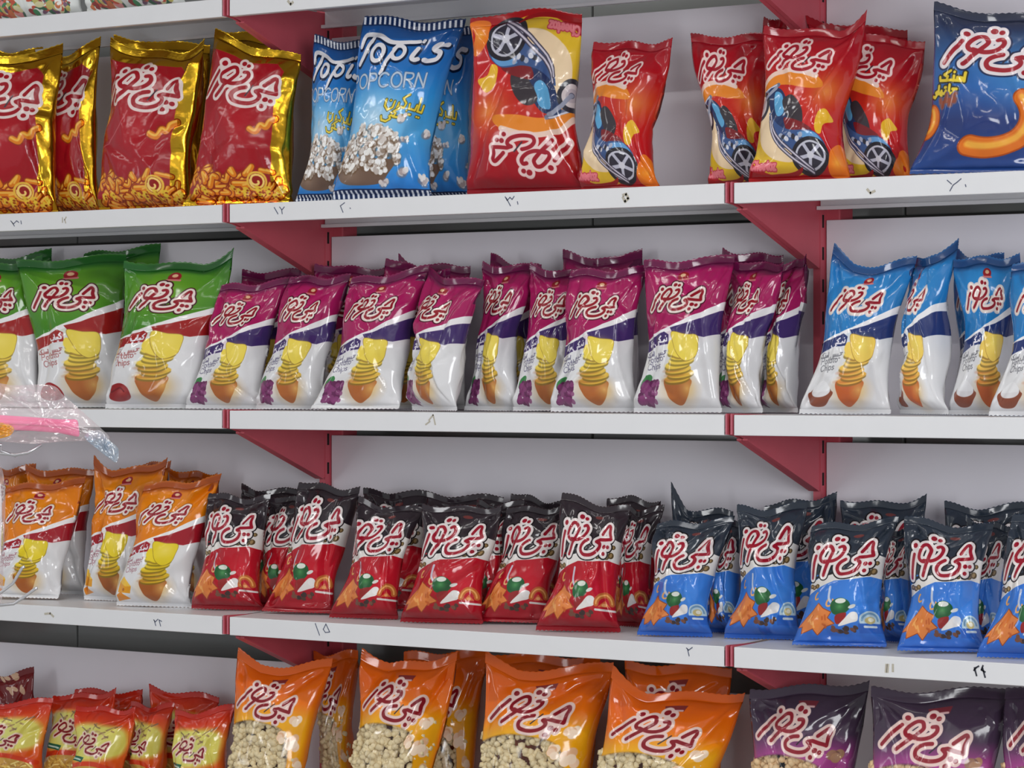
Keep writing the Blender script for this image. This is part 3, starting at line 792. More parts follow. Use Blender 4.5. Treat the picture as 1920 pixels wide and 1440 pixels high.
lip_mark('left', 1, 120, [[(-3, 408), (-3, 417)], [(4, 407), (1, 412), (3, 418)]], M_glue, .0011, 'faded_mark')
lip_mark('middle', 3, 600, [[(-9, 1169), (-1, 1191)], [(11, 1170), (6, 1180), (10, 1186), (18, 1185), (11, 1170)]])
lip_mark('middle', 3, 1292, [[(-5, 1215), (-1, 1219), (6, 1214)], [(-3, 1217), (0, 1230)]])
lip_mark('left', 3, 294, [[(-6, 1162), (-3, 1166), (2, 1161)], [(-5, 1163), (-2, 1173)], [(5, 1163), (9, 1165)], [(4, 1162), (7, 1174)]])
lip_mark('right', 3, 1835, [[(-9, 1257), (-5, 1252), (0, 1249)], [(-8, 1252), (-4, 1267)], [(8, 1248), (5, 1256), (12, 1260)], [(7, 1252), (12, 1270)]], M_ink2, .0012)
lip_mark('right', 1, 1790, [[(-14, 338), (-6, 345)], [(-9, 358), (-3, 347), (4, 342), (12, 335)], [(20, 346), (21, 350)]])
lip_mark('right', 3, 1668, [[(-6, 1246), (-7, 1260)], [(-3, 1246), (-4, 1260)], [(6, 1246), (6, 1259)]], M_glue, .0017, 'tape_residue')
lip_mark('middle', 1, 1172, [[(-4, 366), (2, 364), (6, 372), (0, 378), (-4, 370)]], M_glue, .0022, 'tape_residue')
lip_mark('right', 1, 1632, [[(-6, 355), (0, 362), (8, 358)]], M_glue, .0018, 'tape_residue')
lip_mark('middle', 0, 545, [[(-5, 2), (0, 8), (4, 4)]], M_glue, .0022, 'tape_residue')
lip_mark('left', 3, 92, [[(-8, 1151), (2, 1150), (8, 1156)]], M_glue, .0018, 'tape_residue')
lip_mark('middle', 2, 812, [[(-8, 788), (0, 778), (4, 796)], [(-14, 796), (-6, 790)]], M_glue, .0012, 'tape_residue')
# ------------------------------------------------------------------ bag materials
def bag_material(name, art, kind='film', rough=0.12):
    img = bpy.data.images.new(name, art.W, art.H, alpha=True)
    img.alpha_mode = 'CHANNEL_PACKED'
    img.pixels.foreach_set(np.ascontiguousarray(np.clip(art.c[::-1], 0, 1)).ravel())
    img.update()
    img.pack()
    m = bpy.data.materials.new(name)
    m.use_nodes = True
    nt = m.node_tree
    N, L = nt.nodes, nt.links
    b = N['Principled BSDF']
    out = N['Material Output']
    uv = N.new('ShaderNodeUVMap')
    uv.uv_map = 'UVMap'
    t = N.new('ShaderNodeTexImage')
    t.image = img
    t.extension = 'REPEAT'
    L.new(uv.outputs[0], t.inputs[0])
    L.new(t.outputs['Color'], b.inputs['Base Color'])
    b.inputs['Roughness'].default_value = rough
    b.inputs['Specular IOR Level'].default_value = 0.5
    # fine crumple of the film
    tc = N.new('ShaderNodeTexCoord')
    n = N.new('ShaderNodeTexNoise')
    n.inputs['Scale'].default_value = 26
    n.inputs['Detail'].default_value = 3
    bp = N.new('ShaderNodeBump')
    bp.inputs['Strength'].default_value = 0.25 if kind == 'foil' else 0.06
    bp.inputs['Distance'].default_value = 0.01
    L.new(tc.outputs['Object'], n.inputs['Vector'])
    L.new(n.outputs['Fac'], bp.inputs['Height'])
    L.new(bp.outputs['Normal'], b.inputs['Normal'])
    if kind == 'foil':
        inv = N.new('ShaderNodeMath')
        inv.operation = 'SUBTRACT'
        inv.inputs[0].default_value = 1.0
        L.new(t.outputs['Alpha'], inv.inputs[1])
        L.new(inv.outputs[0], b.inputs['Metallic'])
        b.inputs['Roughness'].default_value = 0.2
    if kind == 'window':
        tr = N.new('ShaderNodeBsdfTransparent')
        gl = N.new('ShaderNodeBsdfGlossy')
        gl.inputs['Roughness'].default_value = 0.15
        L.new(bp.outputs['Normal'], gl.inputs['Normal'])
        mx = N.new('ShaderNodeMixShader')
        mx.inputs[0].default_value = 0.06
        L.new(tr.outputs[0], mx.inputs[1])
        L.new(gl.outputs[0], mx.inputs[2])
        mm = N.new('ShaderNodeMixShader')
        L.new(t.outputs['Alpha'], mm.inputs[0])
        L.new(mx.outputs[0], mm.inputs[1])
        L.new(b.outputs[0], mm.inputs[2])
        L.new(mm.outputs[0], out.inputs['Surface'])
    return m

KIND = {}
def add_kind(k, art, shader='film', **kw):
    KIND[k] = (bag_material(k.replace('_', ' ') + ' print', art, shader, **kw), art)
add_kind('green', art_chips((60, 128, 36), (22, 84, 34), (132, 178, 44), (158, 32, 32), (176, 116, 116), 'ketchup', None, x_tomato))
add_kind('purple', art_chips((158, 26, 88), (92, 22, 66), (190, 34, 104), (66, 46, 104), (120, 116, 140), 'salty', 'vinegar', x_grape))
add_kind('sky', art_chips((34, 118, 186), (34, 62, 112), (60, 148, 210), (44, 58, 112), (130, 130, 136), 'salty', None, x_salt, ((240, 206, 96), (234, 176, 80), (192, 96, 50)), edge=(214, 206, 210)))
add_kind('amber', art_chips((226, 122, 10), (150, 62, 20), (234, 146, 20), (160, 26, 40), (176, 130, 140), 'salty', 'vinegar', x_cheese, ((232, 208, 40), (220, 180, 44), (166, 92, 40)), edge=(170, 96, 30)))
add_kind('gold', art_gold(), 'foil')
add_kind('azure', art_topis())
add_kind('moto', art_moto())
add_kind('ring', art_ring())
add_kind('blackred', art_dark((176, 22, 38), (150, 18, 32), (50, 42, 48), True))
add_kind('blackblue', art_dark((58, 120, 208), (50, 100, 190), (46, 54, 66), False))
add_kind('orange', art_pop(False), 'window')
add_kind('plum', art_pop(True), 'window')
add_kind('stick', art_stick())
add_kind('seed', art_seed())
add_kind('pouch', art_pouch(), rough=0.4)
M_pop = mat('popcorn', (228, 208, 166), 0.7, noise=0.34, nscale=75)
M_pop2 = mat('popcorn in caramel', (226, 194, 148), 0.6, noise=0.3, nscale=75)

# ------------------------------------------------------------------ bag geometry
def vnoise(rs, t, v, gx, gy):
    g = rs.rand(gy + 3, gx + 3)
    x, y = (t % 1.0) * gx, np.clip(v, 0, .999) * gy
    i, j = x.astype(int), y.astype(int)
    fx, fy = x - i, y - j
    fx, fy = fx * fx * (3 - 2 * fx), fy * fy * (3 - 2 * fy)
    return (g[j, i] * (1 - fx) + g[j, i + 1] * fx) * (1 - fy) + (g[j + 1, i] * (1 - fx) + g[j + 1, i + 1] * fx) * fy

def facets(rs, t, v, gx, gy):
    """flat facets meeting in sharp folds, as in crumpled film"""
    g = rs.rand(gy + 3, gx + 3)
    g[:, gx:] = g[:, :3]
    x, y = (t % 1.0) * gx, np.clip(v, 0, .999) * gy
    i, j = np.clip(x.astype(int), 0, gx), y.astype(int)
    fx, fy = x - i, y - j
    odd = ((i + j) % 2).astype(bool)
    fx2 = np.where(odd, 1 - fx, fx)
    i0, i1 = np.where(odd, i + 1, i), np.where(odd, i, i + 1)
    a, b, c, d = g[j, i0], g[j, i1], g[j + 1, i0], g[j + 1, i1]
    return np.where(fx2 + fy < 1, a + (b - a) * fx2 + (c - a) * fy, d + (c - d) * (1 - fx2) + (b - d) * (1 - fy))

def sstep(a, b, x):
    t = np.clip((x - a) / (b - a), 0, 1)
    return t * t * (3 - 2 * t)

VB, VT = 0.028, 0.948
class BagShape:
    """a filled pillow bag: flat crimped ends, swollen in between, creased film"""
    def __init__(s, BL, BR, TL, TR, T, dip, seed, crease=1.0, peak=0.0, earL=0.0, earR=0.0):
        s.earL, s.earR = earL, earR
        s.BL, s.BR, s.TL, s.TR = [np.array(p, float) for p in (BL, BR, TL, TR)]
        s.T, s.dip, s.seed, s.crease, s.peak = T * 1.3, dip, seed, crease, peak
        s.hgt = (s.TL[1] + s.TR[1]) / 2
        s.wid = ((s.BR[0] - s.BL[0]) + np.linalg.norm(s.TR - s.TL)) / 2
        r = np.random.RandomState(seed)
        s.asym = r.uniform(-.5, .5)
        s.wave = r.uniform(0, 6.28)
        s.lines = []
        for k in range(9):
            c = r.randint(5)
            if c < 2:                      # folds that run down from a top corner
                p = np.array([(-.9 if c else .9), .95]); a = r.uniform(.6, 1.35) * (1 if c else -1)
                d = np.array([math.sin(a), -math.cos(a)])
            elif c < 4:                    # folds that run up from a bottom corner
                p = np.array([(-.9 if c == 2 else .9), .04]); a = r.uniform(.3, 1.2) * (1 if c == 2 else -1)
                d = np.array([math.sin(a), math.cos(a)])
            else:                          # dents in from the sides
                sd = r.choice([-1, 1]); p = np.array([sd * .95, r.uniform(.25, .8)]); a = r.uniform(-.6, .6)
                d = np.array([-sd * math.cos(a), math.sin(a)])
            s.lines.append((p, d, r.uniform(.003, .007), r.uniform(.03, .075), r.uniform(.35, .8), r.choice([-1, -1, 1])))
        s.r = r
        s.w1, s.w2 = r.uniform(.004, .012), r.uniform(.001, .004)
        s.tuck = r.choice([.013, .011, .010, .012, -.008])
        s.bend = r.uniform(-.005, .005)
        s.tables = [r.randint(1 << 30) for _ in range(6)]
    def prof(s, v):
        q = np.clip((v - VB) / (VT - VB), 0, 1)
        return np.sin(math.pi * q ** .88) ** .6 * (1.04 - .22 * q)
    def pos(s, p, v):
        """p: 0..1 round the tube from the middle of the back; v: 0 bottom .. 1 top -> local x, y, z"""
        p, v = np.asarray(p, float), np.asarray(v, float)
        front = (p >= .25) & (p <= .75)
        tri = np.where(front, (p - .25) * 4 - 1, np.where(p < .25, -4 * p, 4 * (1 - p)))
        pr = s.prof(v)
        k = np.clip(pr, 0, 1) * .3
        sn = np.sin(tri * math.pi / 2)
        ss = tri * (1 - k) + sn * k
        b = s.T / 2 * pr
        L = s.BL + (s.TL - s.BL) * v[..., None]
        R = s.BR + (s.TR - s.BR) * v[..., None]
        C, Hh = (L + R) / 2, (R - L) / 2
        hw = np.linalg.norm(Hh, axis=-1)
        shr = np.sqrt(np.clip(1 - 1.35 * (b / hw) ** 2, .45, 1))
        x = C[..., 0] + Hh[..., 0] * shr * ss
        z = C[..., 1] + Hh[..., 1] * shr * ss
        y = np.where(front, -1.0, .82) * b * np.clip(1 - np.abs(ss) ** 2.3, 0, 1) ** .62
        # film creases
        env = np.clip(np.minimum(v - VB, VT - v) / .05, 0, 1)
        rs = [np.random.RandomState(q) for q in s.tables]
        wx = (vnoise(rs[3], p, v, 6, 4) - .5) * .10
        wy = (vnoise(rs[4], p, v, 6, 4) - .5) * .22
        d = (vnoise(rs[0], p, v, 8, 4) - .5) * .006
        d += (facets(rs[1], p + wx, v + wy, 10, 5) - .5) * .0150
        d += (facets(rs[2], p + wy * .4, v - wx, 24, 12) - .5) * .0026
        for (q, dr, A, w, ln, sg) in s.lines:
            rx, rv = ss - q[0], (v - q[1]) * 1.5
            al = rx * dr[0] + rv * dr[1]
            ac = np.abs(-rx * dr[1] + rv * dr[0])
            d += sg * A * np.exp(-(ac / w) ** 1.2) * sstep(-.02, .08, al) * sstep(ln * 2, ln, al) * np.where(front, 1, .3)
        # puckers that fan out of the crimped ends
        for ve, amp in ((VT, .0032), (VB, .0028)):
            dist = np.abs(v - ve)
            d += amp * np.sin(ss * 11 + s.wave * 3 + 2.2 * np.sin(ss * 5 + s.wave)) * np.exp(-dist / .075) * sstep(0, .02, dist)
        y = y - np.where(front, 1, -1) * d * env * s.crease
        # the free top edge dips, waves and leans
        tw = sstep(.72, 1.0, v)
        z = z - s.dip * (1 - np.abs(tri + .6 * s.asym) ** 2) * tw
        y = y + (s.w1 * np.sin(tri * 2.6 + s.wave) + s.w2 * np.sin(tri * 6.1 + s.wave * 2) + s.peak * tri) * sstep(.80, 1.0, v)
        y = y + (.003 * np.sin(tri * 2.6 + s.wave * 1.7) + s.tuck) * sstep(.09, 0, v)
        z = z + (.004 * np.sin(tri * 4.3 + s.wave) + .006 * s.asym * tri) * tw
        z = z + (s.earL * np.clip(1 - (tri + 1) / .55, 0, 1) ** 1.3 + s.earR * np.clip(1 - (1 - tri) / .55, 0, 1) ** 1.3) * sstep(.80, 1.0, v)
        x = x + s.bend * np.sin(math.pi * v) + .0025 * np.sin(9 * v + s.wave) * np.sin(math.pi * v)
        return x, y, z

def sheet(name, shp, ps, vs, m, parent, closed=False, ripple=0.0, thick=0.0):
    P, V = np.meshgrid(ps, vs)
    x, y, z = shp.pos(P, V)
    nr, nc = P.shape
    if ripple:
        y = y + ripple * np.where((np.arange(nr) % 2)[:, None] > 0, 1, -1)
    if thick:
        y = y + thick
    co = np.stack([x, y, z], -1).reshape(-1, 3)
    idx = np.arange(nr * nc).reshape(nr, nc)
    a, b, c, d = idx[:-1, :-1], idx[:-1, 1:], idx[1:, 1:], idx[1:, :-1]
    f = np.stack([a, b, c, d], -1).reshape(-1, 4)
    return co, f, P.ravel(), V.ravel()

def link_mesh(name, co, f, U, V, m, parent):
    me = bpy.data.meshes.new(name)
    me.vertices.add(len(co))
    me.vertices.foreach_set('co', np.asarray(co, np.float32).ravel())
    me.loops.add(len(f) * 4)
    me.loops.foreach_set('vertex_index', np.asarray(f, np.int32).ravel())
    me.polygons.add(len(f))
    me.polygons.foreach_set('loop_start', np.arange(0, len(f) * 4, 4, dtype=np.int32))
    me.polygons.foreach_set('loop_total', np.full(len(f), 4, np.int32))
    me.polygons.foreach_set('use_smooth', np.ones(len(f), bool))
    uv = me.uv_layers.new(name='UVMap')
    li = np.asarray(f).ravel()
    uv.data.foreach_set('uv', np.stack([np.asarray(U)[li], np.asarray(V)[li]], -1).astype(np.float32).ravel())
    me.update(calc_edges=True)
    me.materials.append(m)
    o = bpy.data.objects.new(name, me)
    COL.objects.link(o)
    o.parent = parent
    return o

def build_bag(kind, parent, shp, fine=1.0):
    m, art = KIND[kind]
    nt, nv = int(112 * fine), int(66 * fine)
    vs = VB + (VT - VB) * (0.5 - 0.5 * np.cos(np.linspace(0, math.pi, nv))) * .5 + (VT - VB) * np.linspace(0, 1, nv) * .5
    ps = np.linspace(0, 1, nt + 1)
    co, f, U, V = sheet('wrapper', shp, ps, vs, m, parent)
    link_mesh('wrapper', co, f, U, V, m, parent)
    for nm, v0, v1, rows in (('bottom_seal', 0.0, VB, 6), ('top_seal', VT, 1.0, 9)):
        pf = np.linspace(.25, .75, 40)
        vv = np.linspace(v0, v1, rows)
        c1, f1, U1, V1 = sheet(nm, shp, pf, vv, m, parent, ripple=.00035, thick=-.0004)
        pb = np.linspace(1.25, .75, 40) % 1.0
        pb = np.where(np.isclose(pb, .75), .7500001, pb)
        pb[0] = .2499999
        c2, f2, U2, V2 = sheet(nm, shp, pb, vv, m, parent, ripple=.00035, thick=.0004)
        co = np.vstack([c1, c2])
        f = np.vstack([f1, f2[:, ::-1] + len(c1)])
        # zigzag cut at the free edge
        k = (rows - 1) * 40 if v0 > 0 else 0
        for base in (0, len(c1)):
            zz = np.where(np.arange(40) % 2 > 0, .0007, -.0007)
            co[base + k: base + k + 40, 2] += zz
        link_mesh(nm, co, f, np.concatenate([U1, U2]), np.concatenate([V1, V2]), m, parent)
    if kind in ('orange', 'plum'):
        add_popcorn(kind, parent, shp)

def blob(r, size):
    """one popped kernel: three or four lobes"""
    V, F = [], []
    t = (1 + 5 ** .5) / 2
    ico = np.array([(-1, t, 0), (1, t, 0), (-1, -t, 0), (1, -t, 0), (0, -1, t), (0, 1, t), (0, -1, -t), (0, 1, -t), (t, 0, -1), (t, 0, 1), (-t, 0, -1), (-t, 0, 1)]) / 1.9
    fc = [(0, 11, 5), (0, 5, 1), (0, 1, 7), (0, 7, 10), (0, 10, 11), (1, 5, 9), (5, 11, 4), (11, 10, 2), (10, 7, 6), (7, 1, 8), (3, 9, 4), (3, 4, 2), (3, 2, 6), (3, 6, 8), (3, 8, 9), (4, 9, 5), (2, 4, 11), (6, 2, 10), (8, 6, 7), (9, 8, 1)]
    for k in range(3):
        o = len(V)
        c = r.uniform(-.6, .6, 3) * size
        for q in ico:
            V.append(c + q * size * r.uniform(.55, .85))
        F += [tuple(o + i for i in q) for q in fc]
    return V, F

def add_popcorn(kind, parent, shp):
    r = np.random.RandomState(shp.seed + 77)
    V, F = [], []
    for i in range(420):
        p = .25 + .5 * r.uniform(-.08, .86)
        v = 1 - r.uniform(.36, .88)
        x, y, z = shp.pos(np.array([p]), np.array([v]))
        o = len(V)
        bv, bf = blob(r, .0088)
        c = np.array([x[0], y[0] + .011 + r.uniform(0, .010), z[0]])
        V += [tuple(c + q) for q in bv]
        F += [tuple(o + k for k in q) for q in bf]
    me = bpy.data.meshes.new('popcorn')
    me.from_pydata(V, [], F)
    for q in me.polygons: q.use_smooth = True
    me.materials.append(M_pop2 if kind == 'plum' else M_pop)
    o = bpy.data.objects.new('popcorn', me)
    COL.objects.link(o)
    o.parent = parent
    o['kind'] = 'stuff'

def bag(kind, row, Y, yaw, tilt, xl, xr, TLp, TRp, label, T=.056, dip=.006, flip=False, crease=1.0, peak=0.0, lift=.003, fine=1.0, names=None, earL=0.0, earR=0.0):
    th, tl = math.radians(yaw), math.radians(tilt)
    # where the middle of the base stands on the deck
    pm = (xl + xr) / 2
    d = ray(pm, HOR)
    t = (Y - CAM[1]) / d[1]
    mid = CAM + d * t
    mid[2] = deck_z(row, Y) + lift
    dirv = np.array([math.cos(th), math.sin(th), 0.0])
    back = np.array([-math.sin(th), math.cos(th), 0.0])
    up = back * math.sin(tl) + np.array([0, 0, 1.0]) * math.cos(tl)
    nrm = back * math.cos(tl) - np.array([0, 0, 1.0]) * math.sin(tl)
    def corner(px, py, n=nrm):
        q = on_plane(px, py, mid, n) - mid
        return (float(np.dot(q, dirv)), float(np.dot(q, up)))
    bl = corner(xl, HOR, back)[0]
    br = corner(xr, HOR, back)[0]
    TL, TR = corner(*TLp), corner(*TRp)
    nm, cat, grp = names or NAMES[kind]
    if Y > .1: fine = .72
    e = empty(nm)
    M = Matrix(((dirv[0], nrm[0], up[0], mid[0]), (dirv[1], nrm[1], up[1], mid[1]), (dirv[2], nrm[2], up[2], mid[2]), (0, 0, 0, 1)))
    e.matrix_world = M
    tag(e, label, cat, grp)
    bag.n += 1
    sh = BagShape((bl, 0), (br, 0), TL, TR, T, dip, 100 + bag.n * 13, crease, peak, earL, earR)
    if flip:       # stands on its head: turn the print round
        sh.flip = True
    build_bag(kind, e, sh, fine)
    if flip:
        for c in e.children:
            for u in c.data.uv_layers:
                a = np.empty(len(u.data) * 2, np.float32)
                u.data.foreach_get('uv', a)
                u.data.foreach_set('uv', 1.0 - a)
    return e
bag.n = 0

NAMES = {
 'green': ('chip_bag', 'chip bag', 'green potato chip bags'), 'purple': ('chip_bag', 'chip bag', 'magenta potato chip bags'),
 'sky': ('chip_bag', 'chip bag', 'sky blue potato chip bags'), 'amber': ('chip_bag', 'chip bag', 'orange topped potato chip bags'),
 'gold': ('snack_bag', 'snack bag', 'red and gold foil snack bags'), 'azure': ('popcorn_bag', 'popcorn bag', 'blue popcorn bags'),
 'moto': ('snack_bag', 'snack bag', 'red snack bags with a motorbike'), 'ring': ('snack_bag', 'snack bag', 'blue snack bag with orange rings'),
 'blackred': ('snack_bag', 'snack bag', 'black and red snack bags'), 'blackblue': ('snack_bag', 'snack bag', 'black and blue snack bags'),
 'orange': ('popcorn_bag', 'popcorn bag', 'orange popcorn bags'), 'plum': ('popcorn_bag', 'popcorn bag', 'dark purple popcorn bags'),
 'stick': ('snack_bag', 'snack bag', 'small bags of fried sticks'), 'seed': ('snack_bag', 'snack bag', 'small dark red bag'),
 'pouch': ('fruit_pouch', 'pouch', 'white pouches on the top shelf'),
}
# ------------------------------------------------------------------ the bags, shelf by shelf
F_, B_ = .065, .185
def sv(t, a=8): return t
# top shelf: white pouches printed with vegetables
bag('pouch', 0, .05, 8, 4, -25, 152, (-20, -190), (150, -200), 'white pouch printed with vegetables at the left end of the top shelf', T=.05)
bag('pouch', 0, .05, 8, 4, 158, 345, (160, -205), (345, -215), 'white pouch printed with vegetables, right one of two on the top shelf', T=.05)

# second shelf: red and gold foil
R1 = 1
bag('gold', R1, .218, 15, 3, -20, 112, (-30, 94), (86, 88), 'red and gold foil snack bag hidden behind the leftmost one, only its top showing', T=.036)
bag('gold', R1, .07, 20, 5, -85, 106, (-80, 98), (114, 104), 'red and gold foil snack bag cut off by the left picture edge', T=.062, dip=.002, earR=.018)
bag('gold', R1, .155, 0, 4, 72, 188, (66, 100), (186, 80), 'red and gold foil snack bag second from the left, half covered by the leftmost', T=.05, dip=.014)
bag('gold', R1, .205, 12, 4, 215, 372, (216, 68), (392, 80), 'gold foil snack bag behind the third red and gold bag, only its gold top showing', T=.04, dip=.004)
bag('gold', R1, .085, 6, 6, 178, 356, (212, 78), (386, 96), 'red and gold foil snack bag with a bright gold fold at its top right corner', T=.062, dip=.008, earL=.010, earR=.022)
bag('gold', R1, .195, 6, 4, 405, 548, (408, 48), (535, 66), 'gold foil snack bag behind the rightmost red and gold one', T=.04)
bag('gold', R1, .075, 10, 6, 348, 548, (402, 62), (562, 96), 'rightmost red and gold foil snack bag, next to the blue popcorn bags', T=.062, dip=.008)
# blue popcorn
bag('azure', R1, .12, 20, 5, 556, 690, (590, 66), (715, 74), 'blue popcorn bag left of and behind the upright front one', T=.06)
bag('azure', R1, .178, 6, 3, 752, 878, (770, 52), (893, 46), 'blue popcorn bag behind on the right, beside the upside-down red bag', T=.055)
bag('azure', R1, .065, 22, 6, 620, 805, (681, 32), (874, 34), 'blue popcorn bag leaning right in front, white striped ends', T=.066, dip=.005)
# red, motorbike
bag('moto', R1, .075, 14, 5, 872, 1098, (886, 36), (1092, 24), 'red motorbike snack bag standing upside down beside the blue popcorn', T=.064, flip=True, dip=-.010)
bag('moto', R1, .085, 4, 6, 1082, 1230, (1116, 76), (1268, 74), 'red motorbike snack bag standing alone in the middle of the shelf', T=.066, dip=.004)
bag('moto', R1, .20, 0, 4, 1400, 1490, (1436, 26), (1502, 38), 'red snack bag behind the front motorbike bag, under the red bracket', T=.04)
bag('moto', R1, .135, 14, 5, 1326, 1456, (1290, 82), (1440, 66), 'red motorbike snack bag leaning left behind the front one', T=.055, dip=-.006, earL=.018)
bag('moto', R1, .205, 8, 4, 1545, 1690, (1512, 26), (1700, 58), 'red snack bag farthest back right of the motorbike bags', T=.04)
bag('moto', R1, .14, 8, 5, 1560, 1705, (1556, 48), (1733, 92), 'red motorbike snack bag at the right, behind the front one', T=.055, dip=-.004, earR=.016)
bag('moto', R1, .06, 20, 6, 1400, 1592, (1436, 50), (1628, 50), 'red motorbike snack bag in front, its right top corner pointing up', T=.066, dip=.004, earR=.026)
bag('ring', R1, .065, 24, 4, 1706, 1972, (1752, 8), (1990, 26), 'big blue snack bag with orange rings at the right end', T=.07, dip=.006)

# third shelf: potato chips
R2 = 2
bag('green', R2, .20, 14, 4, -70, 88, (-60, 484), (96, 472), 'green chip bag farthest back at the left end', T=.045)
bag('green', R2, .085, 16, 6, -98, 74, (-88, 490), (84, 486), 'green chip bag cut off by the left picture edge', T=.058)
bag('green', R2, .205, 14, 4, 130, 290, (152, 476), (298, 458), 'green chip bag farthest back, behind the second and third green ones', T=.045, dip=.002)
bag('green', R2, .125, 24, 6, 70, 240, (30, 488), (234, 478), 'green chip bag in the middle with flaring top corners', T=.056, dip=.002)
bag('green', R2, .06, 14, 7, 190, 372, (236, 484), (440, 492), 'rightmost green chip bag, leaning right beside the magenta ones', T=.062, dip=.006, earR=.022)
bag('purple', R2, .195, 12, 4, 425, 545, (455, 512), (578, 500), 'magenta chip bag farthest back behind the first two of its row', T=.04, dip=.002)
bag('purple', R2, .075, 14, 7, 344, 490, (412, 530), (540, 526), 'leftmost magenta chip bag, leaning right beside the green ones', T=.058, dip=.004)
bag('purple', R2, .20, 12, 4, 570, 710, (594, 488), (738, 502), 'magenta chip bag farthest back under the tip of the red bracket', T=.04)
bag('purple', R2, .085, 10, 7, 474, 606, (540, 518), (660, 514), 'second magenta chip bag from the left in the front row', T=.056, dip=.004)
bag('purple', R2, .205, 8, 4, 735, 870, (748, 494), (882, 496), 'magenta chip bag farthest back behind the one turned sideways', T=.036, dip=.002, earL=.018)
bag('purple', R2, .15, 8, 5, 690, 820, (722, 488), (850, 500), 'magenta chip bag half hidden behind the third front one', T=.04, dip=.008)
bag('purple', R2, .07, 16, 6, 588, 752, (655, 516), (802, 502), 'third magenta chip bag from the left, whole logo showing', T=.058, dip=.006)
bag('purple', R2, .07, -18, 7, 764, 850, (800, 506), (900, 520), 'magenta chip bag turned sideways, its white side facing out', T=.064, dip=.006)
bag('purple', R2, .205, 10, 4, 905, 1010, (916, 481), (1012, 492), 'magenta chip bag farthest back behind the middle of the row', T=.036)
bag('purple', R2, .125, 10, 6, 866, 972, (908, 490), (1006, 492), 'magenta chip bag right of the sideways one, leaning right', T=.056)
bag('purple', R2, .205, 10, 4, 1040, 1195, (1053, 484), (1200, 486), 'dark topped magenta chip bag farthest back in the row centre', T=.036, dip=-.003, earL=.012, earR=.018)
bag('purple', R2, .13, 12, 6, 956, 1090, (996, 502), (1108, 498), 'magenta chip bag half covered by the one with a full logo and grapes', T=.054)
bag('purple', R2, .06, 17, 6, 1030, 1200, (1066, 508), (1212, 498), 'magenta chip bag in the middle of the row with full logo and grapes', T=.06, dip=.003)
bag('purple', R2, .222, 10, 3, 1340, 1462, (1356, 459), (1468, 481), 'magenta chip bag farthest back near the right red post', T=.030)
bag('purple', R2, .07, 14, 6, 1184, 1350, (1206, 488), (1374, 480), 'fourth magenta chip bag from the right end, broad and shiny', T=.06, dip=.003)
bag('purple', R2, .125, -8, 6, 1342, 1422, (1370, 488), (1474, 484), 'second magenta chip bag from the right, seen half from the side', T=.054)
bag('purple', R2, .168, -12, 5, 1416, 1488, (1450, 486), (1516, 482), 'last magenta chip bag on the right, narrow beside the red post', T=.046)
bag('sky', R2, .205, 14, 4, 1785, 1885, (1786, 476), (1880, 476), 'sky blue chip bag farthest back behind the third one', T=.04, earL=.014)
bag('sky', R2, .07, 20, 6, 1496, 1668, (1562, 488), (1718, 488), 'leftmost sky blue chip bag, its left top corner pointing up', T=.058, dip=.008, earL=.032)
bag('sky', R2, .11, -16, 6, 1680, 1772, (1704, 494), (1786, 478), 'second sky blue chip bag, white side facing out', T=.062, dip=-.004, earR=.024)
bag('sky', R2, .12, 20, 6, 1776, 1922, (1788, 486), (1914, 474), 'third sky blue chip bag from the left', T=.054, dip=.002)
bag('sky', R2, .05, 20, 7, 1852, 2020, (1896, 492), (2050, 484), 'sky blue chip bag cut off by the right picture edge', T=.058)

# fourth shelf: orange topped chips, black snack bags
R3 = 3
bag('amber', R3, .205, 12, 4, -45, 60, (-25, 868), (62, 877), 'orange topped chip bag farthest back at the left edge', T=.036)
bag('amber', R3, .15, 8, 5, 45, 158, (48, 875), (176, 874), 'orange topped chip bag standing in shadow behind the leftmost', T=.05)
bag('amber', R3, .07, 14, 6, -18, 112, (6, 906), (160, 902), 'leftmost orange topped chip bag, in front with a bright crease', T=.056, dip=.002)
bag('amber', R3, .19, 8, 4, 215, 300, (225, 882), (320, 856), 'dark orange chip bag farthest back behind the tall leaning one', T=.04, dip=.002)
bag('amber', R3, .10, 8, 6, 152, 258, (178, 876), (314, 870), 'tall orange topped chip bag leaning right, second in front', T=.054, dip=.004, earL=.024, earR=.012)
bag('amber', R3, .20, 8, 4, 320, 400, (320, 878), (410, 882), 'orange chip bag farthest back beside the black bags', T=.036, dip=.006)
bag('amber', R3, .055, 14, 6, 212, 352, (268, 906), (416, 892), 'rightmost orange topped chip bag, in front beside the black and red ones', T=.056, dip=.004)
bag('blackred', R3, .20, 10, 4, 435, 545, (455, 906), (556, 918), 'black topped bag farthest back at the left of its row', T=.036)
bag('blackred', R3, .135, 4, 5, 478, 566, (500, 924), (592, 928), 'black and red snack bag half hidden between the first two front ones', T=.045)
bag('blackred', R3, .07, 16, 6, 354, 490, (388, 922), (508, 928), 'leftmost black and red snack bag, beside the orange topped chips', T=.056)
bag('blackred', R3, .20, 8, 4, 670, 790, (680, 918), (802, 922), 'black topped bag farthest back behind the third front one', T=.036, dip=.002)
bag('blackred', R3, .085, 12, 6, 494, 622, (560, 904), (680, 912), 'second black and red snack bag, its dark top standing highest', T=.054, dip=.004)
bag('blackred', R3, .06, 16, 6, 612, 742, (672, 940), (790, 944), 'third black and red snack bag from the left in front', T=.056)
bag('blackred', R3, .20, 8, 4, 796, 918, (802, 922), (942, 932), 'black topped bag farthest back behind the fourth front one', T=.036, dip=.002)
bag('blackred', R3, .14, 4, 5, 874, 960, (890, 936), (978, 940), 'black and red snack bag in shadow right of the fourth front one', T=.045)
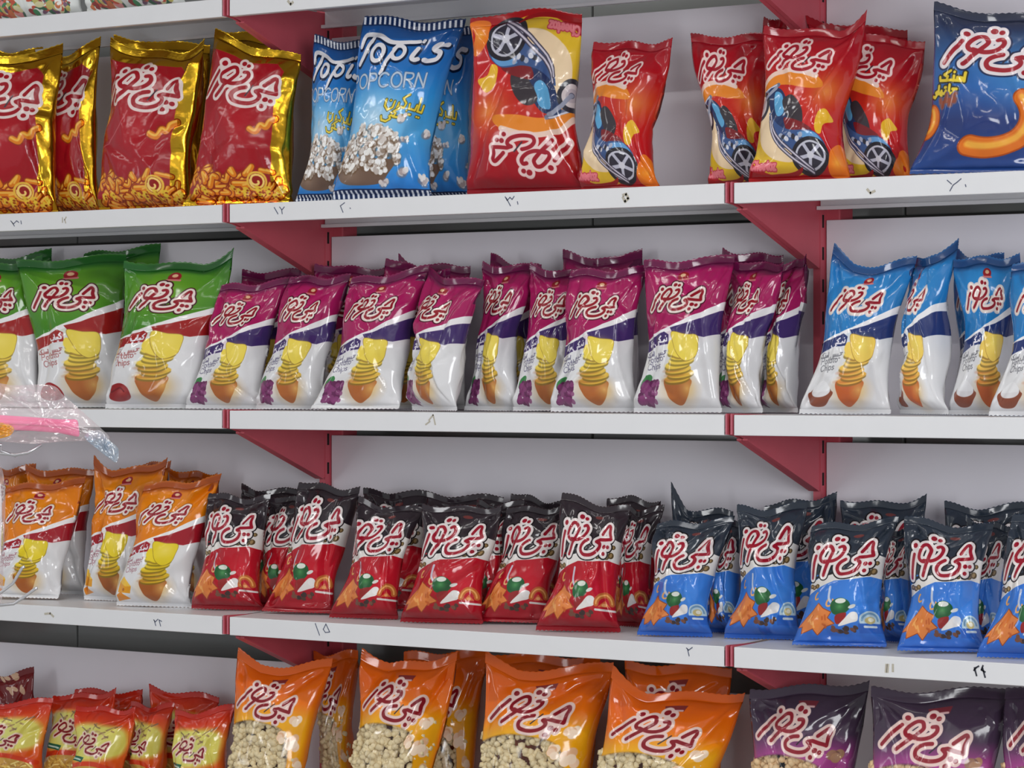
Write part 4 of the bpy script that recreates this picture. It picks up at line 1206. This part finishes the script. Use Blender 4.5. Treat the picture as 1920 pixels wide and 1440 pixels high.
bag('blackred', R3, .06, 18, 6, 746, 902, (796, 944), (944, 944), 'fourth black and red snack bag from the left, wide', T=.058)
bag('blackred', R3, .20, 8, 4, 950, 1050, (957, 921), (1056, 942), 'black topped bag farthest back behind the overlapping pair', T=.036, dip=.004)
bag('blackred', R3, .115, 16, 6, 890, 1028, (950, 948), (1076, 942), 'black and red snack bag overlapped by the rightmost front one', T=.052)
bag('blackred', R3, .205, 8, 4, 1130, 1232, (1140, 932), (1244, 940), 'black topped bag farthest back at the right of its row', T=.036, dip=-.002)
bag('blackred', R3, .15, 2, 5, 1148, 1226, (1172, 946), (1240, 950), 'black and red snack bag in shadow beside the first black and blue one', T=.045)
bag('blackred', R3, .055, 20, 6, 1002, 1160, (1052, 926), (1182, 946), 'rightmost black and red snack bag in front', T=.06, dip=.006)
bag('blackblue', R3, .175, 12, 4, 1240, 1360, (1258, 950), (1374, 956), 'dark bag with a spiky top corner behind the first black and blue one', T=.04, dip=.002, earL=.036)
bag('blackblue', R3, .135, 2, 5, 1322, 1392, (1330, 972), (1402, 972), 'black and blue snack bag in shadow between the first two front ones', T=.045)
bag('blackblue', R3, .065, 16, 6, 1192, 1332, (1228, 976), (1376, 976), 'leftmost black and blue snack bag', T=.058, dip=.002)
bag('blackblue', R3, .20, 12, 4, 1440, 1560, (1432, 942), (1572, 929), 'dark topped bag farthest back beneath the right red post', T=.038, dip=.002)
bag('blackblue', R3, .09, 18, 6, 1354, 1500, (1382, 946), (1512, 944), 'second black and blue snack bag from the left in front', T=.056)
bag('blackblue', R3, .20, 14, 4, 1580, 1725, (1577, 931), (1740, 930), 'dark topped bag farthest back behind the third front one', T=.04, dip=.010)
bag('blackblue', R3, .145, 4, 5, 1636, 1716, (1656, 986), (1726, 982), 'black and blue snack bag in shadow right of the third front one', T=.045)
bag('blackblue', R3, .06, 20, 6, 1488, 1664, (1520, 986), (1684, 970), 'third black and blue snack bag, round badge showing', T=.06, dip=.002)
bag('blackblue', R3, .20, 14, 4, 1780, 1920, (1771, 937), (1930, 946), 'dark topped bag farthest back at the right picture edge', T=.04, dip=.008)
bag('blackblue', R3, .14, 8, 5, 1800, 1890, (1812, 972), (1900, 976), 'black and blue snack bag in shadow behind the fourth front one', T=.045)
bag('blackblue', R3, .065, 24, 6, 1684, 1850, (1694, 974), (1862, 978), 'fourth black and blue snack bag, whole logo showing', T=.058, dip=.006)
bag('blackblue', R3, .045, 20, 6, 1830, 2000, (1898, 970), (2050, 964), 'black and blue snack bag cut off by the right picture edge', T=.056)

# bottom shelf: fried sticks, big popcorn bags
R4 = 4
bag('seed', R4, .20, 10, 3, -30, 70, (-40, 1262), (60, 1256), 'small dark red bag with pale seeds, behind the first fried stick bag', T=.04)
bag('stick', R4, .075, 14, 5, -62, 74, (-48, 1314), (98, 1306), 'small bag of fried sticks cut off by the left picture edge', T=.05)
bag('stick', R4, .205, 10, 3, 128, 262, (138, 1290), (268, 1296), 'red topped small snack bag farthest back behind the middle pair', T=.036, dip=.003)
bag('stick', R4, .14, 12, 4, 72, 206, (102, 1294), (222, 1298), 'small bag of fried sticks, left of the overlapping pair', T=.048)
bag('stick', R4, .07, 14, 5, 120, 232, (146, 1322), (260, 1322), 'small bag of fried sticks, right and front of the overlapping pair', T=.05)
bag('stick', R4, .13, 2, 5, 228, 304, (242, 1312), (324, 1322), 'small bag of fried sticks seen narrow, right of the pair', T=.046)
bag('stick', R4, .20, 10, 3, 285, 400, (281, 1286), (408, 1304), 'red topped small snack bag farthest back beside the popcorn bags', T=.036, dip=.003)
bag('stick', R4, .07, 12, 5, 304, 424, (326, 1332), (434, 1322), 'small bag of fried sticks partly behind the first orange popcorn bag', T=.05)
bag('orange', R4, .195, 6, 4, 592, 676, (588, 1230), (668, 1212), 'orange popcorn bag in shadow behind the first and second front ones', T=.05, dip=.004)
bag('orange', R4, .06, 20, 6, 388, 560, (444, 1243), (622, 1240), 'leftmost orange popcorn bag, its left top corner folded up', T=.07, dip=.006, earL=.029)
bag('orange', R4, .19, 10, 4, 745, 880, (752, 1228), (912, 1212), 'orange popcorn bag in shadow between the second and third front ones', T=.05, dip=.002)
bag('orange', R4, .065, 20, 6, 612, 800, (680, 1240), (862, 1230), 'second orange popcorn bag from the left, clear crease at its corner', T=.07, dip=.006, earL=.032)
bag('orange', R4, .20, 12, 4, 930, 1110, (928, 1226), (1130, 1228), 'orange popcorn bag in shadow behind the third front one', T=.045, dip=.002)
bag('orange', R4, .07, 20, 6, 866, 1090, (910, 1260), (1150, 1238), 'third orange popcorn bag from the left', T=.07, dip=.004, earL=.028)
bag('orange', R4, .185, 14, 4, 1180, 1360, (1172, 1242), (1372, 1246), 'orange popcorn bag in shadow behind the rightmost orange one', T=.05, dip=.002)
bag('orange', R4, .055, 22, 6, 1058, 1316, (1152, 1288), (1398, 1298), 'rightmost orange popcorn bag, beside the dark purple ones', T=.074, dip=.006, earL=.036)
bag('plum', R4, .09, 18, 5, 1392, 1600, (1408, 1284), (1632, 1280), 'left dark purple popcorn bag, under the red bracket', T=.066, dip=.004)
bag('plum', R4, .055, 24, 5, 1618, 1862, (1634, 1292), (1892, 1286), 'right dark purple popcorn bag, whole logo showing', T=.068, dip=.004)
bag('plum', R4, .10, 20, 5, 1868, 2080, (1884, 1290), (2100, 1290), 'dark purple popcorn bag cut off by the right picture edge', T=.06)
# ------------------------------------------------------------------ the rack of small toys standing nearer the camera, at the left
def near(px, py, depth):
    return CAM + ray(px, py) * depth
M_wire = mat('zinc wire', (196, 196, 200), 0.3, metal=0.7)
def film_mat(name, tint=(1, 1, 1), fac=0.24, rough=0.12, white=0.10):
    m = bpy.data.materials.new(name)
    m.use_nodes = True
    nt = m.node_tree
    N, L = nt.nodes, nt.links
    out = N['Material Output']
    N.remove(N['Principled BSDF'])
    tr = N.new('ShaderNodeBsdfTransparent'); tr.inputs[0].default_value = (*tint, 1)
    gl = N.new('ShaderNodeBsdfGlossy'); gl.inputs['Roughness'].default_value = rough
    df = N.new('ShaderNodeBsdfDiffuse'); df.inputs[0].default_value = (.85, .84, .84, 1)
    tc = N.new('ShaderNodeTexCoord')
    n = N.new('ShaderNodeTexNoise'); n.inputs['Scale'].default_value = 30; n.inputs['Detail'].default_value = 4
    bp = N.new('ShaderNodeBump'); bp.inputs['Strength'].default_value = .6; bp.inputs['Distance'].default_value = .01
    L.new(tc.outputs['Object'], n.inputs['Vector']); L.new(n.outputs['Fac'], bp.inputs['Height']); L.new(bp.outputs['Normal'], gl.inputs['Normal'])
    m1, m2 = N.new('ShaderNodeMixShader'), N.new('ShaderNodeMixShader')
    m1.inputs[0].default_value = white
    m2.inputs[0].default_value = fac
    L.new(tr.outputs[0], m1.inputs[1]); L.new(df.outputs[0], m1.inputs[2])
    L.new(m1.outputs[0], m2.inputs[1]); L.new(gl.outputs[0], m2.inputs[2])
    L.new(m2.outputs[0], out.inputs['Surface'])
    return m
M_film = film_mat('clear crackling film', tint=(1, .95, .96), white=.17, fac=.10)
M_filmb = film_mat('bluish clear film', tint=(.72, .86, .98), white=.25)
M_pink = mat('pink glossy plastic', (252, 112, 168), 0.3)
M_amb = mat('amber plastic', (232, 160, 60), 0.25)
ZN = 3.3
def L3(pts, dz=0.0):
    return [tuple(near(x, y, ZN + dz)) for x, y in pts]
rack = empty('display_rack', tuple(near(-110, 1500, ZN)))
tag(rack, 'wire display rack at the left edge, its hooks reaching into the picture', 'display rack')
def rel(P, o): return [tuple(np.array(p) - np.array(o.location)) for p in P]
MB().tube([(0, 0, -rack.location[2] + .02), (0, 0, 1.9 - rack.location[2])], .011, 10).build('pole', M_wire, rack, smooth=True)
base = MB().tube([(-.25, 0, .012 - rack.location[2]), (.25, 0, .012 - rack.location[2])], .012, 8).tube([(0, -.25, .012 - rack.location[2]), (0, .25, .012 - rack.location[2])], .012, 8)
base.build('foot', M_wire, rack, smooth=True)
for pts in ([(-110, 860), (-2, 850), (30, 853), (52, 849), (78, 834)], [(-110, 842), (4, 834), (2, 846), (30, 855)],
            [(-110, 1134), (0, 1112), (24, 1094), (42, 1064), (46, 1062)], [(-110, 1146), (26, 1132), (44, 1120), (66, 1104), (70, 1102)]):
    MB().tube(rel(L3(pts), rack), .0016, 8).build('hook', M_wire, rack, smooth=True)

def film_pillow(outline, depth, thick, seed, m, name, parent, cen):
    """closed crinkled pillow of clear film inside an outline given in the plane facing the aisle"""
    O = spline(outline, 5, True)
    c = O.mean(0)
    r = np.random.RandomState(seed)
    V, F = [], []
    rings = 9
    n = len(O)
    for side in (-1, 1):
        o0 = len(V)
        for k in range(rings):
            t = k / (rings - 1)
            for i, q in enumerate(O):
                p = c + (q - c) * (1 - t * .97)
                th = thick * (1 - (1 - t) ** 2) ** .7 + r.uniform(-1, 1) * .0035 * (t > 0)
                w = near(p[0], p[1], depth + side * th)
                V.append(tuple(w - cen))
        for k in range(rings - 1):
            for i in range(n):
                j = (i + 1) % n
                F.append((o0 + k * n + i, o0 + k * n + j, o0 + (k + 1) * n + j, o0 + (k + 1) * n + i))
        F.append(tuple(o0 + (rings - 1) * n + i for i in range(n)))
    me = bpy.data.meshes.new(name)
    me.from_pydata(V, [], F)
    for q in me.polygons: q.use_smooth = True
    me.materials.append(m)
    o = bpy.data.objects.new(name, me)
    COL.objects.link(o)
    o.parent = parent
    return o
cen = near(90, 790, ZN)
toy = empty('hair_clip_pack', tuple(cen))
tag(toy, 'clear plastic pack with a bright pink hair band, hanging nearest the camera at the left', 'toy pack')
film_pillow([(-60, 715), (20, 722), (95, 722), (120, 742), (150, 768), (186, 800), (205, 822), (170, 826), (120, 828), (60, 832), (0, 828), (-60, 826)], ZN, .016, 3, M_film, 'film', toy, cen)
film_pillow([(158, 818), (186, 806), (206, 826), (222, 842), (219, 866), (205, 860), (180, 840)], ZN, .004, 4, M_filmb, 'film_corner', toy, cen)
pb = MB()
for a, b in ((0, 1),):
    pts_t = [(-60, 782), (0, 778), (60, 782), (110, 786), (146, 786)]
    pts_b = [(-60, 812), (0, 806), (60, 808), (110, 812), (150, 820)]
    n = len(pts_t)
    for off in (-.008, .004):
        for t, bq in zip(pts_t, pts_b):
            pb.v.append(tuple(near(t[0], t[1], ZN + off) - cen)); pb.v.append(tuple(near(bq[0], bq[1], ZN + off) - cen))
    for i in range(n - 1):
        k = 2 * i
        pb.f += [(k, k + 1, k + 3, k + 2), (2 * n + k, 2 * n + k + 2, 2 * n + k + 3, 2 * n + k + 1), (k, k + 2, 2 * n + k + 2, 2 * n + k), (k + 1, 2 * n + k + 1, 2 * n + k + 3, k + 3)]
    k = 2 * (n - 1)
    pb.f += [(0, 2 * n, 2 * n + 1, 1), (k, k + 1, 2 * n + k + 1, 2 * n + k)]
pb.build('pink_band', M_pink, toy, bevel=.003, smooth=True)
rb = MB().tube([tuple(near(x, y, ZN - .009) - cen) for x, y in ((-60, 795), (0, 791), (60, 794), (147, 800))], .0022, 8)
rb.build('band_ridge', M_pink, toy, smooth=True)
film_pillow([(-40, 796), (0, 792), (22, 798), (26, 808), (10, 820), (-40, 824)], ZN - .010, .006, 6, M_amb, 'amber_bead', toy, cen)
cen2 = near(-20, 1000, ZN)
pk = empty('clear_pack', tuple(cen2))
tag(pk, 'white and clear plastic pack just showing at the left picture edge', 'toy pack')
M_pkw = mat('white card', (236, 234, 236), 0.5)
film_pillow([(-60, 862), (-6, 866), (8, 900), (10, 960), (7, 1040), (4, 1120), (-10, 1140), (-60, 1140)], ZN + .02, .012, 8, M_film, 'film', pk, cen2)
film_pillow([(-60, 880), (-10, 884), (2, 920), (3, 980), (0, 1060), (-8, 1100), (-60, 1100)], ZN + .02, .003, 9, M_pkw, 'card', pk, cen2)
